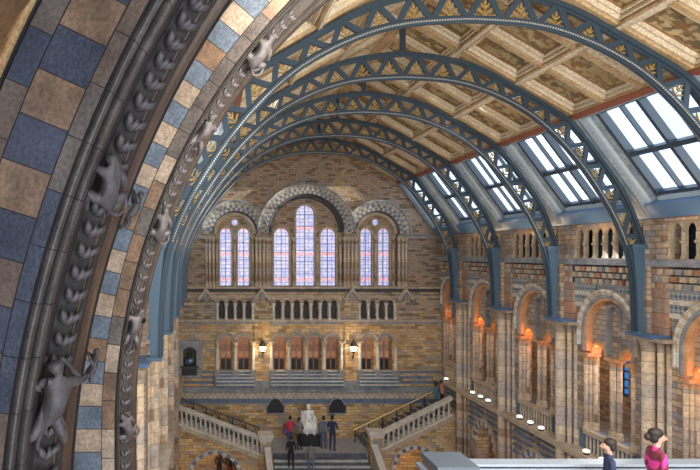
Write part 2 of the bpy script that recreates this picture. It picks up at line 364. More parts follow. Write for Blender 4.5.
for bi, (ya, yb) in enumerate(BAYS):
    for s in (1, -1):
        ca = MB(); lo, hi = EB, RG
        rbox(ca, s, 0, 1, ya, yb, .30, .36, lo, hi, 1)                      # deck
        ncol = 3 if yb - ya > 4 else 2
        rib = .10
        for r in range(4):                                                   # purlins
            q = r / 3; w_ = .08 if r < 3 else .14
            rbox(ca, s, max(q - w_ / CL, 0), min(q + w_ / CL, 1), ya, yb, 0, .3, lo, hi, 0)
            if 0 < r < 3: rbox(ca, s, q - .05 / CL, q + .05 / CL, ya, yb, -.05, 0, lo, hi, 2)
        rbox(ca, s, -.02, .012, ya, yb, -.05, .34, lo, hi, 3)
        for k in range(ncol + 1):
            y = ya + (yb - ya) * k / ncol; big = k in (0, ncol)
            a, b_ = (y - .15, y + .15) if big else (y - .065, y + .065)
            a = max(a, ya); b_ = min(b_, yb)
            rbox(ca, s, 0, 1, a, b_, 0 if big else .03, .3, lo, hi, 0)
        cobj = None; pans = []
        for r in range(3):
            for k in range(ncol):
                y0 = ya + (yb - ya) * k / ncol + (.15 if k == 0 else .07); y1 = ya + (yb - ya) * (k + 1) / ncol - (.15 if k == ncol - 1 else .07)
                q0 = r / 3 + .08 / CL; q1 = (r + 1) / 3 - (.08 if r < 2 else .14) / CL
                for st, (h0, mm) in enumerate(((.10, 1), (.06, 2), (.17, 1), (.15, 2), (.24, 1))):
                    e = .036 * (st + 1); f = .036 * st
                    rbox(ca, s, q0 + f / CL, q1 - f / CL, y0 + f, y0 + e, h0, .3, lo, hi, mm)
                    rbox(ca, s, q0 + f / CL, q1 - f / CL, y1 - e, y1 - f, h0, .3, lo, hi, mm)
                    rbox(ca, s, q0 + f / CL, q0 + e / CL, y0 + f, y1 - f, h0, .3, lo, hi, mm)
                    rbox(ca, s, q1 - e / CL, q1 - f / CL, y0 + f, y1 - f, h0, .3, lo, hi, mm)
                p = MB(); rbox(p, s, q0 + .16 / CL, q1 - .16 / CL, y0 + .16, y1 - .16, .27, .305, lo, hi)
                pans.append(p)
        cobj = struct(ca, 'ceiling', ['ceiling_cream', 'ceiling_brown', 'ceiling_white', 'red_trim'])
        for p in pans: p.build('painted_panel', 'plant_panel', cobj)
        # glazed strip
        lo, hi = EA, EB; SL = sqrt((EB[0] - EA[0]) ** 2 + (EB[1] - EA[1]) ** 2); nwin += 1
        fm = MB(); rc = .42
        rbox(fm, s, 0, 1, ya, ya + .10, -.02, .3, lo, hi, 0); rbox(fm, s, 0, 1, yb - .10, yb, -.02, .3, lo, hi, 0)
        g0, g1 = ya + .62, yb - .62
        if yb - ya < 4: g0, g1 = ya + .5, yb - .35
        for (yy, gg) in ((ya, g0), (yb, g1)):                                # splayed side reveals in stepped strips
            sg = 1 if gg > yy else -1; W_ = abs(gg - yy) - .1
            for q in range(4):
                a = yy + sg * (.1 + W_ * q / 4); b_ = yy + sg * (.1 + W_ * (q + 1) / 4)
                rbox(fm, s, .0, 1, min(a, b_), max(a, b_), .0 + rc * q / 4, rc + .1, lo, hi, (0, 1, 0, 0)[q])
        rbox(fm, s, -.03, .10, ya, yb, .02, rc + .1, lo, hi, 2)
        rbox(fm, s, .10, .13, g0, g1, .2, rc + .1, lo, hi, 1)
        rbox(fm, s, .95, 1.0, ya, yb, .02, rc + .1, lo, hi, 0)
        root = struct(fm, f'window_{nwin}', ['reveal_paint', 'reveal_light', 'gutter_blue'])
        fr = MB()
        for (a, b_) in ((.12, .16), (.50, .54), (.92, .96)): rbox(fr, s, a, b_, g0, g1, rc - .12, rc + .05, lo, hi)
        nd = 4 if yb - ya > 4 else 2
        for k in range(nd + 1):
            y = g0 + (g1 - g0) * k / nd; ww = .09 if k % 2 == 0 else .03
            rbox(fr, s, .12, .96, y - ww / 2 - .01, y + ww / 2 + .01, rc - (.16 if k % 2 == 0 else .08), rc + .05, lo, hi)
        fr.build('window_frame', 'frame_dark', root)
        p = MB(); rbox(p, s, .13, .95, g0, g1, rc + .02, rc + .03, lo, hi); p.build('pane', 'roof_glass', root)

for s in (1, -1):  # unseen roof and walls around the camera, added to block light
    nb_ = MB(); rbox(nb_, s, 0, 1, -4, BAYS[0][0], .0, .3, EB, RG); rbox(nb_, s, 0, 1, -4, BAYS[0][0], .0, .3, EA, EB); struct(nb_, 'ceiling', 'ceiling_brown')
    nb_ = MB(); nb_.tbox(TS(s), -4, TY[0] - .5 if s > 0 else TY[0] + .2, -12.2, 1.2, .2, .6); struct(nb_, 'wall_right' if s > 0 else 'wall_left', 'side_brick')
# ------------------------------------------------------------ side walls
def bay_geo(ya, yb):
    c = (ya + yb) / 2 + (-.1 if yb - ya > 4 else .2); R = 1.17 if yb - ya > 4 else .80
    return c, R
for s in (1, -1):
    T = TS(s); nm = 'wall_right' if s > 0 else 'wall_left'
    A = MB()      # 0 side brick 1 grey 2 lozenge 3 blue 4 orange 5 buff 6 red 7 dark
    y0, y1 = TY[0] - .5, YW
    if s < 0: y0 = TY[0] + .2
    # layer one: the wall with the big arches
    ops = []
    for (ya, yb) in BAYS:
        if ya < y0 - 1: continue
        c, R = bay_geo(ya, yb); ops.append((c, R, -6.05, -2.62 + (1.17 - R)))
    panel(A, T, y0, y1, -6.05, -1.0, ops, .12, .60, 0)
    A.tbox(T, y0, y1, -.36, -.16, -.06, .6, 1)                # string course under the arcade
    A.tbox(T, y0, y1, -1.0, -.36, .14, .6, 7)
    A.tbox(T, y0, y1, -1.06, -.98, .02, .5, 1)
    A.tbox(T, y0, y1, .92, 1.16, .0, .9, 0); A.tbox(T, y0, y1, 1.06, 1.2, -.1, .4, 1)
    # staggered relief blocks
    k = 0; yy = y0
    while yy < y1 - .2:
        for r in range(3):
            o = (r % 2) * .16
            A.tbox(T, yy + o, yy + o + .16, -.98 + r * .2, -.98 + r * .2 + .15, -.05, .2, (5, 5, 6, 5, 1)[(k + 2 * r) % 5])
        yy += .32; k += 1
    # upper balustrade sill and piers
    for ya, yb in BAYS:
        if ya < y0 - 1: continue
        A.tbox(T, ya - .40, ya + .40, -.2, 1.0, .04, .6, 0)
        if s > 0:
            op = []; n = 7 if yb - ya > 4 else 5
            a, b_ = ya + .40, yb - (.40 if yb - ya > 4 else .05)
            for q in range(n): op.append((a + (b_ - a) * (q + .5) / n, .185, -.14, .68))
            uc_ = MB(); panel(uc_, T, a, b_, -.2, .95, op, .20, .30, 0, N=8); struct(uc_, 'trim_8', 'buff_stone')
    # gallery behind: floor, ceiling, outer wall, dark sheets painted as interior shade
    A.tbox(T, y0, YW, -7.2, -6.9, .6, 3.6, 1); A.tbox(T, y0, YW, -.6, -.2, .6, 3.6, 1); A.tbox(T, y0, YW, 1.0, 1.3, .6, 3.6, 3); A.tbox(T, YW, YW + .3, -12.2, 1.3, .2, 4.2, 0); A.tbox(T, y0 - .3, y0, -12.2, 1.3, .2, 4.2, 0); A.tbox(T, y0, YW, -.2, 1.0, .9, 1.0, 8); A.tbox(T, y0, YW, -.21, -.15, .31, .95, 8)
    oo = []
    for ya, yb in BAYS:
        if ya < y0 - 1: continue
        c, R = bay_geo(ya, yb); oo.append((c, .42 if R > 1 else .3, -5.6, -3.4))
    panel(A, T, y0, YW, -12.2, 1.3, oo, 3.5, 3.9, 0)
    if s > 0:
        for k_, (uc, hw, sl, sp_) in enumerate(oo):
            g = MB(); g.tbox(T, uc - hw, uc + hw, sl, sp_ + hw, 3.62, 3.64); go = struct(g, 'window_20', 'tinted_glass')
            g = MB()
            for q in range(9): z_ = sl + (sp_ + hw - sl) * q / 8; g.tbox(T, uc - hw, uc + hw, z_ - .03, z_ + .03, 3.56, 3.62)
            g.tbox(T, uc - .03, uc + .03, sl, sp_ + hw, 3.56, 3.62); g.build('window_frame', 'frame_dark', go)
    # below the gallery: ledge, spandrels, lower arches
    A.tbox(T, y0, y1, -6.95, -6.75, -.34, .6, 5); A.tbox(T, y0, y1, -7.03, -6.95, -.22, .6, 1)
    lo_ = []
    for ya, yb in BAYS:
        if ya < y0 - 1: continue
        c, R = bay_geo(ya, yb); lo_.append((c, R * .78, -12.19, -8.95))
    panel(A, T, y0, y1, -12.2, -7.0, lo_, .12, .7, 0)
    A.tbox(T, y0, y1, -6.8, -6.05, .2, .5, 3)
    wall = struct(A, nm, ['side_brick', 'grey_stone', 'lozenge_band', 'blue_stone', 'orange_stone', 'buff_stone', 'red_stone', 'dark_stone', 'gallery_shade'])
    for bi, (ya, yb) in enumerate(BAYS):
        if ya < y0 - 1 or (s < 0): continue
        c, R = bay_geo(ya, yb); sp = -2.62 + (1.17 - R)
        # spandrel cladding with bands, hood, rings
        tr = MB()
        top = -1.06
        pr = [(R + .30, .12), (R + .30, .0), (R + .27, -.04), (R + .21, -.04), (R + .19, .0), (R + .14, .0), (R + .12, .04), (R + .12, .13)]
        ring(tr, T, c, sp, pr, 28, lambda i: 0 if i % 2 else 3, leg=.5)
        ring(tr, T, c, sp, [(R + .12, .03), (R + .02, .03), (R + .02, .16), (R + .12, .16)], 28, 1, leg=.7)
        ring(tr, T, c, sp, [(R + .03, .08), (R - .07, .10), (R - .09, .22), (R - .09, .60), (R + .03, .60)], 28, 2, leg=.7)  # soffit ring, orange lamplight put into its colour
        trim = struct(tr, 'trim_1', ['pale_stone', 'grey_stone', 'orange_stone', 'buff_stone'])
        # spandrel bands: clad both sides of the arch
        sb = MB()
        for k in range(4):
            va, vb = -1.06 - .19 * (k + 1) + .0, -1.06 - .19 * k
            Ro = R + .31; h = (va) - sp; hw = sqrt(max(Ro * Ro - h * h, 0)) if h < Ro else 0
            e = .52
            ua, ub = ya + e, yb - (e if yb - ya > 4 else .02)
            for (p0, p1) in ((ua, c - hw), (c + hw, ub)):
                if p1 - p0 > .05: sb.tbox(T, p0, p1, va + (.02 if k % 2 else 0), vb - (.02 if k % 2 else 0), .06, .13, 1 if k % 2 == 0 else 0)
        struct(sb, 'trim_2', ['pale_stone', 'lozenge_band'])
        # screen inside the arch
        sc = MB(); kx = R / 1.17
        panel(sc, T, c - R, c + R, -3.42, lambda u: sp + sqrt(max(R * R - (u - c) ** 2, 0)) * .999 + .001 + (0 if abs(u - c) < R - 1e-6 else .002),
              [(c, .29 * kx, -3.40, -2.0 + .0 * kx), (c - .72 * kx, .33 * kx, -3.42, -3.40), (c + .72 * kx, .33 * kx, -3.42, -3.40)], .30, .52, 0, N=10)
        for d in (-.72, .72):
            ring(sc, T, c + d * kx, -3.40, [(.315 * kx, .24), (.315 * kx, .56), (.42 * kx, .56), (.42 * kx, .24)], 14, 1)  # small arch rings, coloured with the same painted lamplight
        ring(sc, T, c, -2.0, [(.275 * kx, .26), (.275 * kx, .43), (.35 * kx, .43), (.35 * kx, .26)], 12, 2, leg=1.38)
        sc.tbox(T, c - .33 * kx, c + .33 * kx, -3.4, -1.68, .44, .50, 0)
        struct(sc, 'trim_3', ['side_brick', 'orange_stone', 'grey_stone', 'red_stone'])
        # lower arch rings
        lr = MB(); Rl = R * .78
        ring(lr, T, c, -8.95, [(Rl - .03, .04), (Rl + .22, .04), (Rl + .22, .13), (Rl - .03, .13)], 15, lambda i: 0 if i % 2 else 1)
        ring(lr, T, c, -8.95, [(Rl + .22, -.02), (Rl + .32, .0), (Rl + .32, .13), (Rl + .22, .13)], 20, 2)
        for q in (-1, 1):
            for k in range(5):
                z_ = -7.15 - k * .28; e = Rl + .34; h = z_ + 8.95; hw = sqrt(e * e - h * h) if h < e else .1
                ua, ub = sorted((c + q * (hw + .04), (ya + .5) if q < 0 else (yb - .5)))
                if ub - ua > .1: lr.tbox(T, ua, ub, z_ - .12, z_, .07, .13, 3)
        struct(lr, 'trim_4', ['blue_stone', 'pale_stone', 'buff_stone', 'blue_stone'])

# lamps of the arcade floor: warm light inside the bays
ol = bpy.data.lights.new('arcade_flood', 'POINT'); ol.energy = 4.5; ol.color = (1, .33, .09); ol.shadow_soft_size = .12
ol2 = bpy.data.lights.new('gallery_lamp', 'POINT'); ol2.energy = 26; ol2.color = (1, .66, .36); ol2.shadow_soft_size = .3
for bi, (ya, yb) in enumerate(BAYS[1:]):
    c, R = bay_geo(ya, yb)
    for d in (-.72, .72):
        o = bpy.data.objects.new('arcade_flood', ol); COL.objects.link(o); o.location = (XR + .75, c + d * R / 1.17, -3.55)
    o = bpy.data.objects.new('arcade_flood', ol); COL.objects.link(o); o.location = (XR + .26, c + R * .72, -3.15)
    o = bpy.data.objects.new('gallery_lamp', ol2); COL.objects.link(o); o.location = (XR + 2.2, c, -3.6)
    o = bpy.data.objects.new('gallery_lamp', ol2); COL.objects.link(o); o.location = (XR + 2.0, c, -9.0)

ORD = ['nearest', 'second', 'third', 'fourth', 'fifth', 'sixth']
# ------------------------------------------------------------ columns
def column_parts(root, shafts, z0, z1, capm='red_stone', sm='banded_shaft', n=12, caph=.34, base=True):
    for (x, y, r) in shafts:
        m = MB(); m.lathe((x, y, 0), [(r, z0), (r, z1)], n); m.build('shaft', sm, root, smooth=True)
    xs = [a[0] for a in shafts]; ys = [a[1] for a in shafts]; rm = max(a[2] for a in shafts)
    m = MB()
    for (x, y, r) in shafts: m.lathe((x, y, 0), [(r * 1.0, z1 - caph), (r * 1.12, z1 - caph * .9), (r * 1.05, z1 - caph * .8), (r * 1.45, z1 - caph * .2), (r * 1.5, z1 - .04)], n)
    m.box(min(xs) - rm * 1.5, max(xs) + rm * 1.5, min(ys) - rm * 1.5, max(ys) + rm * 1.5, z1 - .06, z1 + .04); m.build('capital', capm, root)
    if base:
        m = MB()
        for (x, y, r) in shafts: m.lathe((x, y, 0), [(r * 1.6, z0), (r * 1.6, z0 + .1), (r * 1.3, z0 + .14), (r * 1.4, z0 + .2), (r * 1.0, z0 + .28)], n)
        m.build('base', 'buff_stone', root)
# big clustered piers under the truss feet
pier = thing('clustered_column', (0, 0, 0), 'x', 'column')
sh = [(-.12, 0, .17), (.04, -.27, .085), (.04, .27, .085), (.18, -.46, .10), (.18, .46, .10), (.36, -.62, .06), (.36, .62, .06)]
column_parts(pier, sh, -9.85, 0, 'arch_light', n=16, caph=.4)
m = MB(); m.box(.20, .62, -.50, .50, -9.85, -.02); m.build('pier_core', 'red_shaft', pier)
m = MB(); m.box(-.42, .5, -.55, .55, .02, .12); m.box(-.36, .5, -.5, .5, -.04, .02); m.build('abacus', 'gutter_blue', pier)
first = True
for i in range(1, 6):
    for s in (1, -1):
        lab = (f'{ORD[i-1]} clustered stone column of the right hand arcade counted from the camera, under a blue truss foot' if s > 0 else
               f'{ORD[i-1]} banded stone column on the left side counted from the camera, behind the big carved arch')
        loc = (CX + s * (XR - CX - .02), TY[i] - .05, -2.42)
        if first: pier.location = loc; pier['label'] = lab; first = False; pier['group'] = 'clustered columns under the trusses'; continue
        if s > 0: dup(pier, loc, 0, lab)
        else: dup(pier, (CX - (XR - CX) - .12, loc[1], loc[2]), pi, lab)
# wall shafts above the capital up to the string course
m = MB(); m.box(-.2, .3, .1, .52, 0, 2.1); m.box(-.05, .3, -.52, .1, 0, 2.1, 1)
# colonnettes of the inner screens
def cluster(name, offs, z0, z1):
    t = thing(name, (0, 0, 0), 'x', 'column'); column_parts(t, offs, z0, z1, 'orange_stone', 'banded_shaft', 8, .22); return t
clA = cluster('colonnette_cluster', [(0, -.17, .08), (-.1, 0, .08), (0, .17, .08)], -2.6, 0)
clB = cluster('colonnette_cluster', [(-.24, -.08, .075), (0, .04, .08), (-.12, -.02, .06)], -2.6, 0)
usedA = usedB = False
for bi, (ya, yb) in enumerate(BAYS[1:]):
    c, R = bay_geo(ya, yb); kx = R / 1.17
    for d, nm_ in ((0, 'middle'), (-1, 'near jamb'), (1, 'far jamb')):
        src = clA if d == 0 else clB
        y = c + d * (R - .10) ; lab = f'slender shafts at the {nm_} of the {ORD[bi]} right hand arch counted from the camera'
        loc = (XR + .36, y, -3.44)
        o = dup(src, loc, 0, lab, 'colonnette clusters in the right hand arcade')
        if d == -1: o.scale = (1, 1, 1)
        if d == 1: o.scale = (1, -1, 1)
for r_ in (clA, clB):
    for ch in list(r_.children): bpy.data.objects.remove(ch)
    bpy.data.objects.remove(r_)
# pier facing above capitals
fac = MB()
for i in range(1, 6):
    y = TY[i] - .05
    fac.box(XR - .16, XR + .2, y + .02, y + .5, -2.3, -.36, 0); fac.box(XR - .02, XR + .2, y - .52, y + .02, -2.3, -.36, 1)
struct(fac, 'trim_5', ['side_brick', 'red_shaft'])
# upper arcade colonnettes
for bi, (ya, yb) in enumerate(BAYS[1:]):
    n = 7 if yb - ya > 4 else 5; a, b_ = ya + .40, yb - (.40 if yb - ya > 4 else .05)
    t = thing('arcaded_balustrade', (XR + .2, a, -.2), f'row of stubby stone columns and keyhole openings above the {ORD[bi]} right hand arch', 'balustrade', 'upper arcade balustrades')
    for q in range(n + 1):
        y = (b_ - a) * q / n
        m = MB(); m.lathe((0, y, 0), [(.075, .04), (.075, .1), (.045, .15), (.042, .48), (.09, .52), (.09, .56), (.05, .60), (.05, .80)], 8)
        m.build('colonnette', 'buff_stone', t, smooth=False)
    m = MB(); m.box(-.22, .14, 0, b_ - a, 0, .05); m.build('rail', 'grey_stone', t)
# gallery balustrade between the screens
for bi, (ya, yb) in enumerate(BAYS[1:]):
    c, R = bay_geo(ya, yb)
    t = thing('gallery_balustrade', (XR + .16, c - R, -6.78), f'low dark railed parapet at the foot of the {ORD[bi]} right hand arch', 'balustrade', 'gallery parapets on the right')
    m = MB(); m.box(-.14, .06, 0, 2 * R, .62, .76); m.build('coping', 'buff_stone', t)
    for q in range(12):
        m = MB(); y = 2 * R * (q + .5) / 12; m.lathe((-.06, y, 0), [(.05, .0), (.03, .1), (.045, .35), (.03, .55), (.05, .62)], 6); m.build('baluster', 'buff_stone', t)
# uplighters on the ledge
upl = None; kk = 0
for bi, (ya, yb) in enumerate(BAYS[1:]):
    if bi == 0: continue
    c, R = bay_geo(ya, yb)
    for q, dy in enumerate((-.75, -.1, .6)):
        if bi >= 4 and q != 1: continue
        loc = (XR - .16, c + dy * R, -6.75)
        lab = f"white domed lamp on the gallery ledge, {['nearest', 'middle', 'farthest'][q]} of those below the {ORD[bi]} right hand arch"
        if upl is None:
            upl = thing('ledge_lamp', loc, lab, 'lamp', 'lamps along the gallery ledge')
            m = MB(); m.lathe((0, 0, 0), [(.09, 0), (.10, .03), (.06, .06)], 10); m.build('lamp_base', 'black_iron', upl)
            m = MB(); m.lathe((0, 0, 0), [(.04, .06), (.10, .08), (.12, .13), (.08, .17), (.02, .18)], 12); m.build('lamp_bowl', 'lamp_white', upl)
        else: dup(upl, loc, 0, lab)

# ------------------------------------------------------------ end wall
def wall_top(u): return roofz(u) + .25
E = MB(); XL = -1.7; XRr = 13.2
xc = X(306); xs = (X(235), X(377))
HWC = 38 / 18; HWS = 21 / 18
spC = Z(232); spS = Z(233.5)
zs = Z(289)
panel(E, TE, XL, XRr, zs, wall_top, [(xs[0], HWS, zs, spS), (xc, HWC, zs, spC), (xs[1], HWS, zs, spS)], 0, .45, 1)
# gable face above the hoods is the darker brick; the lower corners are lighter
l2 = []
for a in xs: l2 += [(a - 9 / 18, 5.6 / 18, Z(286), Z(233.5)), (a + 9 / 18, 5.6 / 18, Z(286), Z(233.5))]
l2c = [(X(282.5), 7.6 / 18, Z(286), Z(235.5)), (X(306.5), 9.2 / 18, Z(286), Z(214)), (X(329.5), 7.6 / 18, Z(286), Z(235.5))]
panel(E, TE, xs[0] - HWS, xs[0] + HWS, zs, spS + HWS, l2[:2], .45, .8, 0)
panel(E, TE, xs[1] - HWS, xs[1] + HWS, zs, spS + HWS, l2[2:], .45, .8, 0)
panel(E, TE, xc - HWC, xc + HWC, zs, spC + HWC, l2c, .45, .8, 1)
# blind arcade row
zb = Z(322)
blind = []
for a in xs:
    for k in range(4): blind.append((a + (k - 1.5) * 8.9 / 18, 2.9 / 18, Z(318.5), Z(303)))
for k in range(7): blind.append((xc + (k - 3) * 9.3 / 18, 2.9 / 18, Z(318.5), Z(303)))
panel(E, TE, XL, XRr, zb, zs, blind, 0, .3, 0, N=6)
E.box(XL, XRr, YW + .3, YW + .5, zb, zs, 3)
# door row
zd = Z(391)
doors = []
DC = [xs[0] - .5, xs[0] + .5] + [xc + k * 8.7 / 18 for k in (-3, -1, 1, 3)] + [xs[1] - .5, xs[1] + .5]
for a in DC: doors.append((a, 6.3 / 18, Z(385), Z(341.5)))
NX = X(189.5)
doors.append((NX, 6.6 / 18, Z(372), Z(352)))
panel(E, TE, XL, XRr, zd, zb, doors, 0, .5, 2, N=12)
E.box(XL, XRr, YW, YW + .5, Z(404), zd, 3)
panel(E, TE, XL, XRr, Z0, Z(404), [], 0, .5, 2)
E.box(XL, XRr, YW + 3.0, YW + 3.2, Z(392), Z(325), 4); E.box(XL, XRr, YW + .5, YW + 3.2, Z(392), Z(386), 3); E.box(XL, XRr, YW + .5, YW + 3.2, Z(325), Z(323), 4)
endw = struct(E, 'wall_end', ['wall_brick', 'gable_brick', 'base_brick', 'dark_stone', 'red_shaft'])
ol3 = bpy.data.lights.new('doorway_lamp', 'POINT'); ol3.energy = 6; ol3.color = (1, .55, .28); ol3.shadow_soft_size = .1
for x_ in (xs[0] + .5, xc - 1.45, xc - .5, xc + 1.45, xs[1] - .5):
    o = bpy.data.objects.new('doorway_lamp', ol3); COL.objects.link(o); o.location = (x_, YW + 1.6, Z(345))
# trims of the end wall
tr = MB()   # 0 pale 1 blue 2 grey 3 buff 4 dark 5 orange
def hood(uc, sp, R, n1, wf):
    ring(tr, TE, uc, sp, [(R, -.02), (R + .06, -.05), (R + .10, -.02), (R + .10, .2), (R, .2)], n1, 4)
    ring(tr, TE, uc, sp, [(R + .10, -.05 - wf), (R + .27, -.05 - wf), (R + .27, .1), (R + .10, .1)], n1, lambda i: 3 if i % 2 else 1)
    ring(tr, TE, uc, sp, [(R + .27, -.07 - wf), (R + .44, -.07 - wf), (R + .44, .1), (R + .27, .1)], n1, lambda i: 1 if i % 2 else 3)
    ring(tr, TE, uc, sp, [(R + .44, -.08 - wf), (R + .60, -.08 - wf), (R + .60, .1), (R + .44, .1)], int(n1 * 1.3), lambda i: 2 if i % 2 else 3)
    ring(tr, TE, uc, sp, [(R + .60, -.08 - wf), (R + .63, -.17 - wf), (R + .70, -.17 - wf), (R + .72, .1), (R + .60, .1)], n1, 2)
hood(xs[0], spS, HWS, 30, 0); hood(xs[1], spS, HWS, 30, 0); hood(xc, spC, HWC - .08, 52, .05)
for a in xs:       # inner orders
    ring(tr, TE, a, spS, [(HWS - .16, .18), (HWS, .18), (HWS, .46), (HWS - .16, .46)], 24, 3)
    for d in (-.5, .5): ring(tr, TE, a + d, Z(233.5), [(5.6 / 18, .40), (5.6 / 18 + .09, .40), (5.6 / 18 + .09, .5), (5.6 / 18, .5)], 12, 3, leg=2.9)
ring(tr, TE, xc, spC, [(HWC - .22, .18), (HWC - .05, .18), (HWC - .05, .46), (HWC - .22, .46)], 40, 4)
for (a, h, s_, p) in l2c: ring(tr, TE, a, p, [(h, .38), (h + .1, .38), (h + .1, .5), (h, .5)], 14, 3, leg=p - s_)
# strings, ledges
def strip_(y0p, y1p, w0, m, xa=XL, xb=XRr): tr.box(xa, xb, YW + w0, YW + .1, Z(y1p), Z(y0p), m)
strip_(236, 238.5, -.10, 2, XL, xs[0] - HWS); strip_(236, 238.5, -.10, 2, xs[1] + HWS, XRr); strip_(236, 238.5, -.10, 2, xs[0] + HWS, xc - HWC); strip_(236, 238.5, -.10, 2, xc + HWC, xs[1] - HWS)
strip_(286.5, 288.5, -.14, 3); strip_(288.5, 292, -.05, 4); strip_(296, 298, -.04, 3); strip_(319.5, 321.5, -.12, 3); strip_(321.5, 324, -.06, 2)
strip_(386, 391, -.2, 2); strip_(391, 398.5, -.03, 3); strip_(390.6, 391.8, -.21, 2); strip_(398.5, 402.5, -.04, 1); strip_(402.5, 403.6, -.09, 2)
strip_(333, 334.5, -.06, 3, XL, xs[0] - 1.1); strip_(333, 334.5, -.06, 3, xs[1] + 1.1, XRr)
for yq in (371, 376, 381): strip_(yq, yq + 2.2, -.03, 1, xs[1] + 1.15, XRr); strip_(yq, yq + 2.2, -.03, 1, XL, xs[0] - 1.15); strip_(yq, yq + 2.2, -.03, 1, xs[0] + 1.15, xc - 2.05); strip_(yq, yq + 2.2, -.03, 1, xc + 2.05, xs[1] - 1.15)
k = 0; u = XL
while u < XRr - .1:        # zigzag band
    zt, zl = Z(392.3), Z(397.8); 
    tr.add([(u, YW - .06, zl), (u + .07, YW - .06, zl), (u + .21, YW - .06, zt), (u + .14, YW - .06, zt)], [(0, 1, 2, 3)], 0)
    tr.add([(u + .28, YW - .07, zl), (u + .35, YW - .07, zl), (u + .21, YW - .07, zt), (u + .14, YW - .07, zt)], [(0, 1, 2, 3)], 0)
    tr.add([(u + .06, YW - .055, zt), (u - .06, YW - .055, zt), (u, YW - .055, zt - .12)], [(0, 1, 2)], 5)
    u += .28
for a in DC:               # rings over the doorways
    ring(tr, TE, a, Z(341.5), [(.35, -.04), (.46, -.04), (.46, .1), (.35, .1)], 12, 2)
    ring(tr, TE, a, Z(341.5), [(.46, -.07), (.52, -.12), (.56, -.07), (.56, .1), (.46, .1)], 12, 3)
# gabled brackets between the windows
for px in (206, 261.5, 351.5, 404.5):
    x_ = X(px); zt = Z(287.5)
    tr.add([(x_ - .5, YW - .25, zt - .62), (x_, YW - .25, zt), (x_ + .5, YW - .25, zt - .62), (x_ - .34, YW - .25, zt - .66), (x_, YW - .25, zt - .2), (x_ + .34, YW - .25, zt - .66),
            (x_ - .5, YW, zt - .62), (x_, YW, zt), (x_ + .5, YW, zt - .62), (x_ - .34, YW, zt - .66), (x_, YW, zt - .2), (x_ + .34, YW, zt - .66)],
           [(0, 1, 4, 3), (1, 2, 5, 4), (0, 6, 7, 1), (1, 7, 8, 2), (3, 4, 10, 9), (4, 5, 11, 10)], 3)
    tr.box(x_ - .12, x_ + .12, YW - .18, YW, zt - .75, zt - .25, 2)
    for q in (-1, 1): tr.blob((x_ + q * .46, YW - .14, zt - .68), .12, m=2)
# steps below the doorways
for (a, b_) in ((xs[0] - 1.05, xs[0] + 1.05), (xc - 2.0, xc + 2.0), (xs[1] - 1.05, xs[1] + 1.05)):
    for k in range(5):
        tr.box(a, b_, YW - .05 - (4 - k) * .10, YW + .45, Z(386 - 3.1 * k), Z(386 - 3.1 * k - 2.3), 1)
        tr.box(a, b_, YW - .08 - (4 - k) * .10, YW + .45, Z(386 - 3.1 * k - 2.3), Z(386 - 3.1 * (k + 1)), 0)
struct(tr, 'trim_6', ['pale_stone', 'blue_stone', 'grey_stone', 'buff_stone', 'dark_stone', 'orange_stone', 'buff_stone', 'grey_stone'])
# window panes of the end wall
nwin += 1
for (a, h, s_, p) in l2 + l2c:
    m = MB(); N = 12
    vs = [(a - h, YW + .62, s_), (a + h, YW + .62, s_)] + [(a + h * cos(pi * i / N), YW + .62, p + h * sin(pi * i / N)) for i in range(N + 1)]
    vs2 = [(x, y + .03, z) for x, y, z in vs]; n = len(vs)
    m.add(vs + vs2, [tuple(range(n)), tuple(range(2 * n - 1, n - 1, -1))] + [(i, (i + 1) % n, n + (i + 1) % n, n + i) for i in range(n)])
    o = struct(m, f'window_{nwin}', 'stained_glass'); nwin += 1
    b = MB()
    for k in range(1, 7): z_ = s_ + (p - s_) * k / 6; b.box(a - h, a + h, YW + .58, YW + .62, z_ - .012, z_ + .012)
    b.box(a - .015, a + .015, YW + .58, YW + .62, s_, p + h)
    b.build('glazing_bar', 'frame_dark', o)
for a in xs:
    z_ = Z(222); m = MB()
    ring(m, TE, a, z_, [(.0, .44), (.15, .44), (.15, .43), (.0, .43)], 10, 0); ring(m, TE, a, z_, [(.0, .44), (.15, .44), (.15, .43), (.0, .43)], 10, 0, a0=pi, a1=2 * pi)
    o = struct(m, f'window_{nwin}', 'stained_glass'); nwin += 1
    m = MB(); ring(m, TE, a, z_, [(.15, .46), (.15, .38), (.24, .38), (.24, .46)], 24, 0, a0=0, a1=2 * pi); m.build('window_frame', 'buff_stone', o)
# columns of the window row and of the doorways
def endcol(px, zb_, zt_, r, w, lab, grp, name='wall_shaft', capm='buff_stone', sm='banded_shaft'):
    t = thing(name, (X(px), YW + w, zb_), lab, 'column', grp); column_parts(t, [(0, 0, r)], 0, zt_ - zb_, capm, sm, 8, .2); return t
k = 0
names = [(206.5, 'outer left'), (209.8, 'outer left'), (213.5, 'outer left'), (256.5, 'between left and middle windows'), (260, 'between left and middle windows'), (264, 'between left and middle windows'), (267.5, 'between left and middle windows'),
         (344.5, 'between middle and right windows'), (348, 'between middle and right windows'), (352, 'between middle and right windows'), (355.5, 'between middle and right windows'), (398.5, 'outer right'), (402.2, 'outer right'), (405.5, 'outer right')]
cnt = {}
for px, w_ in names:
    cnt[w_] = cnt.get(w_, 0) + 1; tot = sum(1 for a in names if a[1] == w_)
    endcol(px, Z(286.5), Z(238), .075, -.06, f'slim end wall shaft {w_}, {ORD[cnt[w_]-1] if cnt[w_]>1 else "first"} of {tot} from the left', 'shafts beside the stained glass windows')
for j, px in enumerate([270.5, 294.5, 318.5, 341.8]):
    endcol(px, Z(286.5), Z(238), .085, .3, f'shaft inside the middle window arch, {["first","second","third","fourth"][j]} of four from the left', 'shafts inside the middle window')
